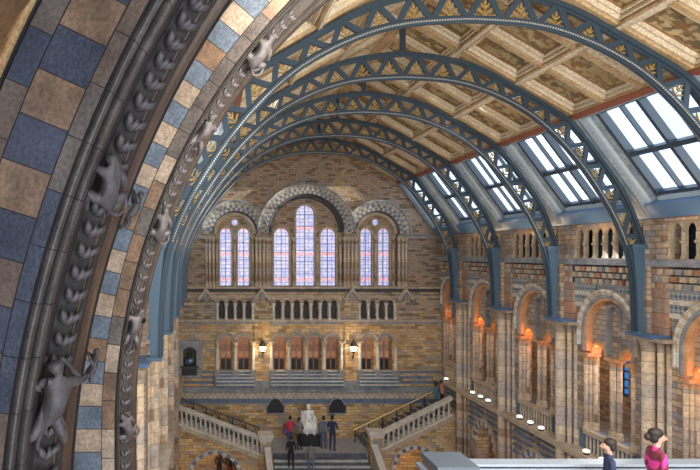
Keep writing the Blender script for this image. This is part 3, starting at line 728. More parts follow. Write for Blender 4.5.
for j, px in enumerate([217, 235, 253.3, 358.7, 377, 395]):
    endcol(px, Z(286.5), Z(236), .07, .3, f'shaft inside the {"left" if j<3 else "right"} window arch, {["first","second","third"][j%3]} of three from the left', 'shafts inside the side windows')
dcols = [(xs[0], -1.0), (xs[0], 0), (xs[0], 1.0)] + [(xc, q * 17.4 / 18) for q in (-2, -1, 0, 1, 2)] + [(xs[1], -1.0), (xs[1], 0), (xs[1], 1.0)]
wn = ['left pair'] * 3 + ['middle row'] * 5 + ['right pair'] * 3; od = ['first', 'second', 'third', 'first', 'second', 'third', 'fourth', 'fifth', 'first', 'second', 'third']
for j, (a, d) in enumerate(dcols):
    t = thing('doorway_column', (a + d, YW - .10, Z(386)), f'pale column of the {wn[j]} of arched doorways at the end wall, {od[j]} from the left', 'column', 'columns between the doorways')
    m = MB(); m.box(-.14, .14, -.12, .1, 0, .85); m.box(-.17, .17, -.15, .1, .8, .9); m.build('pedestal', 'grey_stone', t)
    m = MB(); m.lathe((0, 0, 0), [(.13, .9), (.09, 1.0), (.085, 2.2)], 10); m.build('shaft', 'pale_stone', t, smooth=True)
    m = MB(); m.lathe((0, 0, 0), [(.09, 2.2), (.11, 2.24), (.09, 2.28), (.16, 2.45)], 10); m.box(-.17, .17, -.15, .12, 2.45, 2.52); m.build('capital', 'buff_stone', t)
# blind arcade balustrades
for (a, n, sp_, wh) in ((xs[0], 4, 8.9, 'left'), (xc, 7, 9.3, 'middle'), (xs[1], 4, 8.9, 'right')):
    t = thing('blind_arcade', (a, YW - .04, Z(319.5)), f'row of little stone colonnettes under the {wh} stained glass window', 'balustrade', 'colonnette rows on the end wall')
    for k in range(n + 1):
        x_ = (k - n / 2) * sp_ / 18; m = MB(); m.lathe((x_, 0, 0), [(.11, 0), (.11, .08), (.07, .14), (.065, .72), (.12, .86), (.12, .92)], 8); m.build('colonnette', 'pale_stone', t)
# projecting pier strips between the three parts
pp = MB()
for px in (262, 352): pp.box(X(px - 8), X(px + 8), YW - .12, YW + .1, Z(386), Z(322), 0)
pp.box(X(262 - 9), X(262 + 9), YW - .16, YW + .1, Z(386), Z(380), 1); pp.box(X(352 - 9), X(352 + 9), YW - .16, YW + .1, Z(386), Z(380), 1)
struct(pp, 'trim_7', ['base_brick', 'grey_stone'])
# doors in the doorways
for j, a in enumerate(DC):
    t = thing('glazed_door', (a, YW + .42, Z(371)), f'dark timber door with warm light above it, {["first","second","third","fourth","fifth","sixth","seventh","eighth"][j]} from the left on the end wall', 'door', 'doors of the end wall')
    m = MB(); m.box(-.33, -.27, 0, .06, 0, 1.6); m.box(.27, .33, 0, .06, 0, 1.6); m.box(-.33, .33, 0, .06, .62, .7); m.box(-.03, .03, 0, .06, 0, 1.6); m.build('door_frame', 'red_stone', t)
    m = MB(); m.box(-.27, .27, .01, .04, 0, .70); m.build('door_leaf', 'black_iron', t)
# wall lanterns
lan = None
for px, w_ in ((262, 'left'), (351.5, 'right')):
    loc = (X(px), YW - .45, Z(346)); lab = f'glowing black wall lantern on the pier to the {w_} of the middle doorways'
    t = thing('wall_lantern', loc, lab, 'lantern', 'wall lanterns')
    m = MB(); m.lathe((0, 0, 0), [(.13, -.2), (.2, .05)], 6); m.build('lamp_glass', 'lamp_glow', t)
    m = MB(); m.lathe((0, 0, 0), [(.24, .05), (.2, .12), (.06, .32), (.02, .42)], 6); m.lathe((0, 0, 0), [(.03, -.34), (.15, -.2)], 6); m.build('lamp_cap', 'black_iron', t)
    m = MB(); m.tube([(0, 0, -.3), (0, .1, -.55), (0, .3, -.65), (0, .4, -.5)], .03, 6); m.build('bracket', 'black_iron', t)
    pl = bpy.data.lights.new('lantern_light', 'POINT'); pl.energy = 40; pl.color = (1, .75, .45); pl.shadow_soft_size = .15
    o = bpy.data.objects.new('lantern_light', pl); COL.objects.link(o); o.location = (loc[0], loc[1] - .3, loc[2])
# plaques and niche
for px, w_ in ((275, 'left'), (336.5, 'right')):
    t = thing('wall_plaque', (X(px), YW - .1, Z(412)), f'black round topped memorial plaque on the brick wall to the {w_} of the marble statue', 'plaque', 'memorial plaques')
    m = MB(); ring(m, lambda u, v, w: (u, w, v), 0, .42, [(0, 0), (0, -.06), (.36, -.06), (.36, 0)], 14); m.box(-.46, .46, -.06, 0, .0, .42); m.build('tablet', 'black_iron', t)
    m = MB(); m.box(-.52, .52, -.1, 0, -.07, 0); m.box(-.52, -.46, -.08, 0, 0, .46); m.box(.46, .52, -.08, 0, 0, .46); ring(m, lambda u, v, w: (u, w, v), 0, .42, [(.36, 0), (.36, -.08), (.42, -.08), (.42, 0)], 14); m.build('plaque_frame', 'grey_stone', t)
t = thing('memorial_niche', (NX, YW, Z(377)), 'blue grey stone niche frame on the left of the end wall holding a dark bust', 'niche')
m = MB(); Tn = lambda u, v, w: (u, w, v)
panel(m, Tn, -.7, .7, 0, Z(340) - Z(377), [(0, .40, .62, 1.28)], -.12, .0); m.box(-.7, .7, -.03, 0, 0, .62); m.build('surround', 'grey_stone', t)
m = MB(); m.box(-.42, .42, -.15, -.10, .12, .5); m.build('inscription_slab', 'black_iron', t)
m = MB(); m.box(-.5, .5, .30, .34, .5, 1.8); m.build('niche_back', 'dark_stone', t)
m = MB(); m.box(-.5, .5, -.2, .0, .52, .62); m.build('sill', 'dark_stone', t)
t = thing('bronze_bust', (NX, YW + .12, Z(377) + .62), 'dark bronze bust sitting in the arched niche left of the doorways', 'bust')
m = MB(); m.blob((0, 0, .22), (.33, .14, .26)); m.blob((0, -.02, .42), (.12, .1, .14)); m.build('torso', 'bust_sheen', t, smooth=True)
m = MB(); m.blob((0, -.04, .62), (.12, .13, .16)); m.blob((0, -.17, .6), (.03, .04, .04)); m.blob((0, -.11, .5), (.08, .08, .1)); m.build('head', 'bronze', t, smooth=True)

# ------------------------------------------------------------ staircase and landing
ZL = -10.2; YF = 30.7
m = MB(); m.box(3.4, 8.35, YF + .02, YW, ZL - .25, ZL); struct(m, 'floor', 'landing_paving')
def stair(s, x0, slope, n, lab):
    t = thing('staircase', (x0, YF + .32, ZL), lab, 'staircase', 'side flights')
    run = .33; rise = run * slope
    for k in range(n):
        m = MB(); a = s * k * run; b_ = s * (k + 1) * run
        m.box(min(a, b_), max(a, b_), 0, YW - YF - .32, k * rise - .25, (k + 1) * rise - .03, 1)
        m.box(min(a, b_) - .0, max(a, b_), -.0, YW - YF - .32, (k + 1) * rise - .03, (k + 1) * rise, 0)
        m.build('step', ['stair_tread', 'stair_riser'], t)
    return t
stair(-1, 3.4, .38, 14, 'left flight of grey stone steps rising along the end wall from the landing')
stair(1, 8.35, .484, 13, 'right flight of grey stone steps rising along the end wall to the gallery')
# front flight down
t = thing('staircase', (5.9, YF, ZL), 'broad front flight of grey steps leading down from the landing', 'staircase')
for k in range(12):
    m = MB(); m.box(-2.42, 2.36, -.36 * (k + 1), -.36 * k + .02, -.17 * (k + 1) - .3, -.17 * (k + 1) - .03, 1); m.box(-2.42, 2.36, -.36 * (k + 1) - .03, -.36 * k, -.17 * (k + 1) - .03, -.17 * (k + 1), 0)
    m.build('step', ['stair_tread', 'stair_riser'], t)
m = MB(); m.box(-2.42, 2.36, -.03, 0, -.25, 0); m.build('landing_edge', 'stair_tread', t)
def balustrade(s, x0, z0, x1, z1, lab, y=YF, n=18):
    """sloping stone balustrade; (x0,z0)-(x1,z1) is the top of the coping"""
    t = thing('stair_balustrade', (x0, y, z0), lab, 'balustrade', 'sloping stone balustrades')
    dx, dz = x1 - x0, z1 - z0
    def pb(f0, f1, za, zb_, ya, yb): return [(dx * f0, ya, dz * f0 + za), (dx * f1, ya, dz * f1 + za), (dx * f1, yb, dz * f1 + za), (dx * f0, yb, dz * f0 + za), (dx * f0, ya, dz * f0 + zb_), (dx * f1, ya, dz * f1 + zb_), (dx * f1, yb, dz * f1 + zb_), (dx * f0, yb, dz * f0 + zb_)]
    m = MB(); m.hexa(pb(0, 1, -.13, 0, -.2, .2)); m.hexa(pb(0, 1, -.19, -.13, -.15, .15)); m.build('coping', 'pale_stone', t)
    m = MB(); m.hexa(pb(0, 1, -.98, -.84, -.17, .17)); m.build('plinth_rail', 'pale_stone', t)
    m = MB()
    for k in range(26): f0 = k / 26; m.box(min(dx * f0, dx * (f0 + 1 / 26)), max(dx * f0, dx * (f0 + 1 / 26)), -.2, -.05, dz * f0 - 1.14, dz * f0 - .95)
    m.build('stepped_string', 'buff_stone', t)
    for k in range(n):
        f = (k + .5) / n; m = MB()
        m.lathe((dx * f, 0, dz * f), [(.085, -.86), (.085, -.78), (.05, -.74), (.055, -.45), (.045, -.36), (.09, -.26), (.09, -.19)], 8); m.build('baluster', 'pale_stone', t)
    return t
balustrade(-1, 2.80, -9.30, -1.55, -7.66, 'sloping stone balustrade of the left flight, dropping to the left newel')
balustrade(1, 9.0, -9.08, 12.6, -7.28, 'sloping stone balustrade of the right flight, rising to the right hand columns', n=14)
# walls under the stairs with arches
def under(s, x0, z0, x1, z1, xa, za, r, name):
    A = MB(); T = lambda u, v, w: (u, YF + w, v)
    lo_, hi_ = (x0, x1) if x0 < x1 else (x1, x0)
    f = lambda u: z0 + (z1 - z0) * (u - x0) / (x1 - x0) - 1.0
    panel(A, T, lo_, hi_, Z0, f, [(xa, r, Z0 + .001, za)], -.06, .2, 0, N=20)
    ring(A, T, xa, za, [(r, -.12), (r, .1), (r + .18, .1), (r + .18, -.12)], 17, lambda i: 1 if i % 2 else 2)
    ring(A, T, xa, za, [(r + .18, -.17), (r + .18, .1), (r + .27, .1), (r + .27, -.17)], 17, 3)
    struct(A, name, ['base_brick', 'blue_stone', 'pale_stone', 'buff_stone'])
under(-1, 2.8, -9.30, -1.9, -7.5, (215 - 205) / 19.5, -11.45, 1.24, 'wall_stair_left')
under(1, 9.0, -9.08, 12.9, -7.1, (414 - 205) / 19.5, -10.95, 1.0, 'wall_stair_right')
m = MB(); m.box(-7, 18.4, YF + .3, YF + 8, Z0, Z0 + .02); 
o = bpy.data.objects.new('passage_lamp', ol2); COL.objects.link(o); o.location = (.6, 32.2, -10.6)
o = bpy.data.objects.new('passage_lamp', ol2); COL.objects.link(o); o.location = (10.9, 32.2, -10.2)
def newel(x, z, w_, lab):
    t = thing('newel_pier', (x, YF - .05, Z0), lab, 'pier', 'newel piers'); h = z - Z0
    m = MB(); m.box(-w_ / 2, w_ / 2, -.3, .3, 0, h - .32); m.box(-w_ / 2 - .05, w_ / 2 + .05, -.35, .35, h - 1.25, h - 1.15); m.build('pier_shaft', 'base_brick', t)
    m = MB(); m.box(-w_ / 2 - .1, w_ / 2 + .1, -.4, .4, h - .14, h); m.box(-w_ / 2 - .05, w_ / 2 + .05, -.35, .35, h - .24, h - .14); m.box(-w_ / 2 - .03, w_ / 2 + .03, -.33, .33, h - .34, h - .24); m.build('cap', 'pale_stone', t)
    m = MB(); m.lathe((0, -.31, h - .72), [(.0, -.12), (.15, 0), (0, .12)], 4); m.box(-.2, .2, -.33, -.3, h - .98, h - .46); m.build('carved_panel', 'grey_stone', t)
newel(3.08, -9.16, .56, 'square stone newel pier at the foot of the left balustrade')
newel(8.68, -8.98, .60, 'square stone newel pier at the foot of the right balustrade')
# descending side walls of the front flight
for x_, z0, lab in ((3.15, -9.75, 'left'), (8.55, -9.6, 'right')):
    t = thing('flight_parapet', (x_, YF - .35, z0), f'pale sloping parapet descending at the {lab} of the front flight', 'parapet', 'front flight parapets')
    m = MB(); m.hexa([(-.16, -4.0, -2.0), (.16, -4.0, -2.0), (.16, 0, -.12), (-.16, 0, -.12), (-.16, -4.0, -1.88), (.16, -4.0, -1.88), (.16, 0, 0), (-.16, 0, 0)]); m.build('coping', 'pale_stone', t)
    m = MB(); m.hexa([(-.12, -4.0, Z0 - z0), (.12, -4.0, Z0 - z0), (.12, 0, Z0 - z0), (-.12, 0, Z0 - z0), (-.12, -4.0, -2.0), (.12, -4.0, -2.0), (.12, 0, -.12), (-.12, 0, -.12)]); m.build('wall_face', 'buff_stone', t)
# metal handrails
def handrail(x0, z0, x1, z1, y, lab, nm_='brass', n=7):
    t = thing('handrail', (x0, y, z0), lab, 'handrail', 'stair handrails'); dx, dz = x1 - x0, z1 - z0
    m = MB(); m.tube([(0, 0, 0), (dx, 0, dz)], .04, 8); m.build('rail', nm_, t)
    for k in range(n):
        f = (k + .1) / (n - .8); m = MB(); m.tube([(dx * f, 0, dz * f), (dx * f, 0, dz * f - .78)], .035, 6); m.tube([(dx * f, 0, dz * f - .4), (dx * min(f + .06, 1), 0, dz * min(f + .06, 1) - .02)], .02, 5); m.build('post', 'black_iron', t)
handrail(8.05, -9.55, 12.7, -7.29, 32.5, 'long brass handrail on black posts climbing the right flight')
handrail(2.95, -9.35, -1.4, -7.70, 32.2, 'dark metal handrail on black posts climbing the left flight', 'bronze')

# ------------------------------------------------------------ roof trusses
BOT = [(0, .368), (.06, .366), (.12, .360), (.191, .335), (.262, .297), (.297, .268), (.333, .233), (.368, .191), (.403, .141), (.430, .098), (.449, .060), (.464, .024), (.474, -.0125), (.480, -.075), (.482, -.137), (.482, -.160)]
TOP = [(0, .416), (.06, .411), (.12, .399), (.191, .378), (.262, .343), (.333, .297), (.368, .262), (.412, .205), (.4450, .150), (.470, .100), (.488, .052), (.500, .010)]
def densify(pts, n):
    seg = [sqrt((b[0] - a[0]) ** 2 + (b[1] - a[1]) ** 2) for a, b in zip(pts, pts[1:])]; Lt = sum(seg); out = []
    for i in range(n + 1):
        d = Lt * i / n
        for (a, b), l in zip(zip(pts, pts[1:]), seg):
            if d <= l + 1e-9: out.append((a[0] + (b[0] - a[0]) * d / l, a[1] + (b[1] - a[1]) * d / l)); break
            d -= l
    return out
def smoothp(p, it=6):
    for _ in range(it): p = [p[0]] + [((a[0] + 2 * b[0] + c[0]) / 4, (a[1] + 2 * b[1] + c[1]) / 4) for a, b, c in zip(p, p[1:], p[2:])] + [p[-1]]
    return p
WW = 14.0
def full(p): q = [(-a, b) for a, b in p[::-1]]; return [(a * WW, b * WW) for a, b in q[:-1] + p]
NS = 44
bh = smoothp(densify(BOT, NS)); th = smoothp([(a, min(b, (roofz(CX + a * 14.0) - .12) / 14.0)) for a, b in densify(TOP, NS)]); bh[0] = (0, bh[0][1]); th[0] = (0, th[0][1])
def chord(mb, pts, wz, wy, m=0):
    fr = []
    for i, p in enumerate(pts):
        a = pts[max(i - 1, 0)]; b = pts[min(i + 1, len(pts) - 1)]; d = Vector((b[0] - a[0], 0, b[1] - a[1])).normalized(); nrm = Vector((-d.z, 0, d.x))
        fr.append((Vector((p[0], 0, p[1])), nrm, Vector((0, 1, 0))))
    mb.sweep(fr, [(-wz / 2, -wy / 2), (wz / 2, -wy / 2), (wz / 2, wy / 2), (-wz / 2, wy / 2)], True, m)
    return fr
truss = thing('iron_arch_truss', (CX, TY[1], 0), 'x', 'truss')
B = full(bh); T_ = full(th)
m = MB(); chord(m, T_, .10, .22); chord(m, T_, .16, .08); m.build('upper_chord', 'iron_paint', truss)
m = MB(); chord(m, B, .07, .22); chord(m, B, .16, .08); m.build('lower_chord', 'iron_paint', truss)
m = MB()
bd = densify([(a, b) for a, b in B if b > .1], 300)
for yy in (-.105, .105):
    m = MB()
    for (a, b) in bd:
        n_ = Vector((a - 0, 0, b + 1.2)).normalized(); m.blob((a - n_.x * .03, yy, b - n_.z * .03), (.024, .024, .024), nu=5, nv=3)
    m.build('beading', 'iron_bead', truss)
# lattice
half_b = [p for p in bh if p[1] > -.02]
def at(pts, f):
    x = f * (len(pts) - 1); i = min(int(x), len(pts) - 2); g = x - i
    return ((pts[i][0] + (pts[i + 1][0] - pts[i][0]) * g) * WW, (pts[i][1] + (pts[i + 1][1] - pts[i][1]) * g) * WW)
half_t = th
NT = 12
web = MB(); orn = []
for sg in (1, -1):
    for k in range(NT):
        b0 = at(half_b, k / NT); b1 = at(half_b, (k + 1) / NT); tm = at(half_t, (k + .5) / NT)
        # triangle with wide base down, apex up
        for q in (b0, b1): web.bar((sg * q[0], 0, q[1]), (sg * tm[0], 0, tm[1]), .125, .09)
        cx_, cz_ = (b0[0] + b1[0] + tm[0]) / 3, (b0[1] + b1[1] + tm[1]) / 3
        bm_ = ((b0[0] + b1[0]) / 2, (b0[1] + b1[1]) / 2); ang = atan2(tm[0] - bm_[0], tm[1] - bm_[1])
        orn.append((sg * bm_[0], bm_[1], sg * ang, sqrt((tm[0] - bm_[0]) ** 2 + (tm[1] - bm_[1]) ** 2)))
web.build('lattice', 'iron_paint', truss)
for sg in (1, -1):
    ps = MB()
    pr = [(.498, .014), (.474, .014), (.481, -.06), (.483, -.162), (.4965, -.162), (.497, -.10), (.499, -.03)]
    vs = [(sg * a * WW, y, b * WW) for y in (-.10, .10) for a, b in pr]; n = len(pr)
    ps.add(vs, [tuple(range(n)), tuple(range(2 * n - 1, n - 1, -1))] + [(i, (i + 1) % n, n + (i + 1) % n, n + i) for i in range(n)])
    ps.box(*sorted((sg * .470 * WW, sg * .502 * WW)), -.17, .17, .010 * WW, .020 * WW)
    ps.box(*sorted((sg * .478 * WW, sg * .502 * WW)), -.2, .2, -.166 * WW, -.160 * WW)
    ps.build('foot_post', 'iron_post', truss)
m = MB(); m.box(-.07, .07, -.07, .07, .414 * WW, .486 * WW); m.build('king_post', 'iron_paint', truss)
om = MB()
def leafm(mb, base, ang, ln, wd):
    R_ = Matrix.Rotation(ang, 3, 'Y'); c = Vector(base) + R_ @ Vector((0, 0, ln * .55)); mb.blob(c, (wd, .03, ln * .5), R_, 6, 5)
om.bar((0, 0, .0), (0, 0, .46), .022, .03)
for (bz, a_, ln, wd) in ((.30, 0, .17, .032), (.24, .7, .16, .03), (.24, -.7, .16, .03), (.12, .95, .23, .034), (.12, -.95, .23, .034), (.04, 1.25, .26, .03), (.04, -1.25, .26, .03), (.05, .4, .16, .025), (.05, -.4, .16, .025)): leafm(om, (0, 0, bz), a_, ln, wd)
om.blob((0, 0, .10), (.05, .045, .05))
for j, (x, z, ang, hh) in enumerate(orn):
    if j == 0: oo_ = om.build('gilded_foliage', 'gilding', truss); src = oo_
    else: oo_ = src.copy(); COL.objects.link(oo_); oo_.parent = truss
    oo_.location = (x, 0, z); oo_.rotation_euler = (0, ang, 0); k_ = hh / .62; oo_.scale = (k_, 1, k_)
truss['label'] = 'nearest iron arch truss spanning the hall, large at upper right with gilded foliage'
truss['group'] = 'iron arch trusses across the hall'
for i in range(2, 6):
    dup(truss, (CX, TY[i], 0), 0, f'{ORD[i-1]} iron arch truss from the camera spanning the hall below the painted ceiling')

# ------------------------------------------------------------ the big carved arch
ZC = -1.93
def RP(x, d): return sqrt((CX + (205 - x) * d / 600) ** 2 + ZC ** 2)
prof = []   # (R, d, tag) ; tag describes the strip from the previous point to this one
def P_(R, d, tg): prof.append((R, d, tg))
def roll(R0, d0, R1, d1, bulge, tg, n=6):     # half round between two points, bulging towards the hall/camera
    for k in range(1, n + 1):
        f = k / n; b = sin(pi * f) * bulge; P_(R0 + (R1 - R0) * f - b * .35, d0 + (d1 - d0) * f - b * .95, tg)
def profile(d, rq, rc0, rc1, rs, rr_, rg, re, dre, tags, edge='rust'):
    # d face plane; radii: rq outer stone, rc0..rc1 chequer, rs stone ring, rr_ end of the double roll, rg end of the hollow, re arris
    P_(rq + 1.5, d + .1, 'x'); P_(rq + .30, d + .1, 'dark')
    roll(rq + .28, d + .02, rq + .20, d - .02, .05, 'outer'); P_(rq + .18, d + .03, 'dark'); roll(rq + .18, d + .03, rq + .08, d, .05, 'outer'); P_(rq + .06, d + .03, 'dark'); P_(rq + .05, d, 'dark')
    P_(rc0 + .008, d, tags[0]); P_(rc0, d, 'dark'); P_(rc1 + .008, d, tags[1]); P_(rc1, d, 'dark'); P_(rs, d, tags[0])
    P_(rs - .004, d + .03, 'dark'); P_(rs - .012, d + .03, 'dark')
    rm = (rs - .012 + rr_) / 2
    roll(rs - .012, d + .03, rm, d + .08, .035, 'roll'); P_(rm, d + .12, 'dark'); roll(rm, d + .12, rr_, d + .20, .045, 'roll')
    P_(rr_ + .02, d + .42, 'groove'); P_(rg, d + .50, 'groove')
    w_ = rg - re
    roll(rg, d + .50, rg - w_ * .25, d + .52, .015, edge, 4); P_(rg - w_ * .28, d + .55, 'dark'); P_(rg - w_ * .62, d + .62, 'groove'); P_(rg - w_ * .66, d + .62, 'dark')
    roll(rg - w_ * .68, d + .62, re, d + dre, .02, edge, 5); P_(re, d + dre + .12, 'dark'); P_(re + .5, d + dre + .2, 'dark'); P_(re + 2.2, d + dre + .22, 'stoneb')
profile(3.5, RP(-46, 3.5), RP(-28, 3.5), RP(27, 3.5), RP(43, 3.5), RP(67, 3.7), RP(91, 4.0), RP(108, 4.33), .83, ('stone', 'cheq'))
nA = len(prof)
profile(6.6, RP(127, 6.6) + .45, RP(127, 6.6) + .31, RP(127, 6.6), RP(140, 6.6), RP(144, 6.8), RP(152, 7.1), RP(159, 7.39), .79, ('stoneb', 'cheqb'), 'edge')
r2, r6 = RP(67, 3.7), RP(144, 6.8); r4 = RP(108, 4.33)
MATS = ['arch_tan', 'arch_brown', 'arch_blue', 'arch_grey', 'arch_light', 'arch_roll', 'arch_rust', 'arch_joint', 'arch_groove', 'arch_slate', 'arch_outer_sunlit', 'arch_edge']
def arch_frames(pitch, gap, Rr):
    """list of (kind, param): distances along the intrados"""
    out = []; n = int(pi * Rr / pitch); leg = 7.4; nl = int(leg / pitch)
    P = [('l', leg - leg * k / nl) for k in range(nl)] + [('a', pi * (1 - k / n)) for k in range(n + 1)] + [('l2', leg * (k + 1) / nl) for k in range(nl)]
    return P
def pt(kind, v, R):
    if kind == 'l': return (CX - R, ZC - v)
    if kind == 'l2': return (CX + R, ZC - v)
    return (CX + R * cos(v), ZC + R * sin(v))
def arch_strip(mb, P, pa, pb, mfn, gapf=.035):
    """one ring strip between profile points pa and pb, cut into blocks along P"""
    for i in range(len(P) - 1):
        (k0, v0), (k1, v1) = P[i], P[i + 1]
        if k1 != k0:
            if k0 == 'l': v0_, v1_, kk_ = v0, 0, 'l'
            elif k1 == 'l2': v0_, v1_, kk_ = 0, v1, 'l2'
            else: v0_, v1_, kk_ = v0, v1, 'a'
            if k0 == 'l' and k1 == 'a': v0_, v1_, kk_ = v0, 0.0, 'l'
        else: v0_, v1_, kk_ = v0, v1, k0
        sub = 2 if kk_ == 'a' else 1; mt = mfn(i)
        cuts = [0, gapf] if mt != 7 and gapf else [0]
        cuts = cuts + [gapf + (1 - gapf) * (j + 1) / sub for j in range(sub)]
        for j in range(len(cuts) - 1):
            a = v0_ + (v1_ - v0_) * cuts[j]; b = v0_ + (v1_ - v0_) * cuts[j + 1]
            q = []
            for (R, d, _t), v in ((pa, a), (pb, a), (pb, b), (pa, b)): x, z = pt(kk_, v, R); q.append((x, d, z))
            mb.add(q, [(0, 1, 2, 3)], 7 if (j == 0 and gapf) else mt)
rr = random.Random(3)
def blocks(kind):
    c = [rr.random() for _ in range(400)]
    if kind == 'cheq': return lambda i: (2 if i % 2 else (0 if c[i] < .6 else 1))
    if kind == 'cheqb': return lambda i: (9 if i % 2 else (4 if c[i] < .65 else 0))
    if kind == 'stone': return lambda i: (2 if c[i] < .22 else 3 if c[i] < .6 else 1 if c[i] < .85 else 0)
    if kind == 'stoneb': return lambda i: (3 if c[i] < .5 else 0 if c[i] < .75 else 4)
    if kind == 'roll': return lambda i: 5
    if kind == 'rust': return lambda i: 6
    if kind == 'outer': return lambda i: 10
    if kind == 'edge': return lambda i: 11
    if kind == 'dark': return lambda i: 7
    return lambda i: 8
AR = MB(); PITCH = {'cheq': .275, 'stone': .33, 'cheqb': .25, 'stoneb': .31, 'roll': .33, 'rust': .5, 'outer': .5, 'edge': .5, 'dark': .5, 'groove': .43, 'x': .5}
last = None
for qi, (a, b) in enumerate(zip(prof, prof[1:])):
    if qi == nA - 1: continue
    tg = b[2]
    if tg != last or tg.startswith(('cheq', 'stone')): fn = blocks(tg)
    last = tg
    arch_strip(AR, arch_frames(PITCH[tg], 0, (a[0] + b[0]) / 2 if tg.startswith(('cheq', 'stone')) else 7.0), a, b, fn, {'cheq': .025, 'stone': .02, 'cheqb': .035, 'stoneb': .03, 'roll': .02}.get(tg, 0))
arch = struct(AR, 'wall_arch', MATS)
# frame on the arch: origin, tangent (up), inward
def aframe(R, d, z):
    if z < ZC: x = CX - R; tan = Vector((0, 0, 1)); inn = Vector((1, 0, 0))
    else:
        sn = (z - ZC) / R; cs = -sqrt(1 - sn * sn); x = CX + R * cs; tan = Vector((sn, 0, -cs)); inn = Vector((-cs, 0, -sn))
    return Vector((x, d, z)), tan, inn
def aframe_s(R, d, s_):   # s_ arc length from the springing (negative: on the leg)
    if s_ < 0: return Vector((CX - R, d, ZC + s_)), Vector((0, 0, 1)), Vector((1, 0, 0))
    th_ = pi - s_ / R; return Vector((CX + R * cos(th_), d, ZC + R * sin(th_))), Vector((sin(th_), 0, -cos(th_))), Vector((-cos(th_), 0, -sin(th_)))
# crockets: forked leaves in the hollow
ck = MB()
for sg in (-1, 1):
    pts = [(0, 0, 0), (sg * .045, .05, .03), (sg * .085, .085, .075), (sg * .10, .08, .125)]
    ck.tube(pts, [.035, .042, .034, .012], 6)
ck.tube([(0, -.05, -.02), (0, .06, .0), (0, .10, .05), (0, .085, .10)], [.03, .04, .03, .012], 6)
ckm = ck.build('crocket', 'carving', arch, smooth=True); made = 0
def place_frame(o, O, tan, inn, depthdir, sc):
    # local x -> across (camera-left to depth), y -> outwards into the open, z -> tangent
    out = (inn * .75 - Vector((0, 1, 0)) * .66).normalized() if depthdir is None else depthdir
    xx = out.cross(tan).normalized(); Mx = Matrix((xx, out, tan)).transposed().to_4x4()
    o.matrix_basis = Matrix.Translation(O) @ Mx @ Matrix.Scale(sc, 4)
for (R, d, pit, sc, s0, s1) in ((r2 - .03, 3.97, .15, .72, -1.2, 4.6), (r6 - .0, 7.10, .15, .62, -2.4, 5.3)):
    s_ = s0
    while s_ < s1:
        O, tan, inn = aframe_s(R, d, s_)
        o = ckm if made == 0 else ckm.copy()
        if made: COL.objects.link(o); o.parent = arch
        place_frame(o, O, tan, inn, None, sc); made += 1; s_ += pit
print('crockets', made)

# ------------------------------------------------------------ skinned figures
def skin_mesh(joints, edges, mats, fmat, sub=2, smooth=True, root=0):
    me = bpy.data.meshes.new('t'); me.from_pydata([j[0] for j in joints], edges, [])
    o = bpy.data.objects.new('t', me); COL.objects.link(o)
    md = o.modifiers.new('s', 'SKIN'); md.branch_smoothing = .6
    sv = me.skin_vertices[0].data
    for k, j in enumerate(joints):
        r = j[1]; sv[k].radius = (r, r) if isinstance(r, (int, float)) else r; sv[k].use_root = (k == root)
    s2 = o.modifiers.new('u', 'SUBSURF'); s2.levels = sub; s2.render_levels = sub
    dg = bpy.context.evaluated_depsgraph_get(); dg.update()
    out = bpy.data.meshes.new_from_object(o.evaluated_get(dg)); bpy.data.objects.remove(o); bpy.data.meshes.remove(me)
    out.materials.clear()
    for m_ in mats: out.materials.append(MT[m_])
    for p in out.polygons: p.material_index = fmat(p.center) if fmat else 0; p.use_smooth = smooth
    return out
def monkey_mesh(pose):
    J = []; E_ = []
    def j(p, r, par=None):
        J.append((p, r)); 
        if par is not None: E_.append((par, len(J) - 1))
        return len(J) - 1
    # local: z up the arch, y outwards (back of the climbing monkey), x across
    hip = j((0, .10, -.22), .11)
    mid = j((0, .17, -.08), .105, hip); ch = j((0, .18, .08), .115, mid); nk = j((.02, .17, .17), .05, ch); hd = j((.05, .18, .25), .088, nk); mz = j((.12, .13, .235), .036, hd)
    for sg in (-1, 1):
        if pose == 0: ar = [((sg * .11, .15, .10), .06), ((sg * .20, .10, .04 + .06 * sg), .046), ((sg * .16, .01, .16), .026), ((sg * .10, -.03, .2), .028)]; lg = [((sg * .09, .10, -.22), .075), ((sg * .22, .12, -.12 - .04 * sg), .058), ((sg * .16, .03, -.30), .03), ((sg * .12, -.03, -.36), .03)]
        else: ar = [((sg * .11, .15, .10), .06), ((sg * .22, .12, .06 - .03 * sg), .046), ((sg * .13, .02, .22), .026), ((sg * .06, -.03, .27), .028)]; lg = [((sg * .07, .08, -.24), .06), ((sg * .12, .12, -.36), .058), ((sg * .20, .05, -.46), .03), ((sg * .22, -.02, -.50), .03)]
        pr = ch
        for p, r in ar: pr = j(p, r, pr)
        pr = hip
        for p, r in lg: pr = j(p, r, pr)
    pr = hip
    if pose == 0:
        for p, r in (((-.08, .10, -.32), .028), ((-.20, .10, -.34), .024), ((-.27, .10, -.26), .022), ((-.25, .10, -.14), .020), ((-.18, .10, -.10), .018), ((-.15, .10, -.16), .016)): pr = j(p, r, pr)
    else:
        for p, r in (((.03, .06, -.34), .026), ((.05, .03, -.46), .022), ((.02, .0, -.56), .018)): pr = j(p, r, pr)
    return skin_mesh(J, E_, ['carving'], None, 2)
mk = [monkey_mesh(0), monkey_mesh(1)]
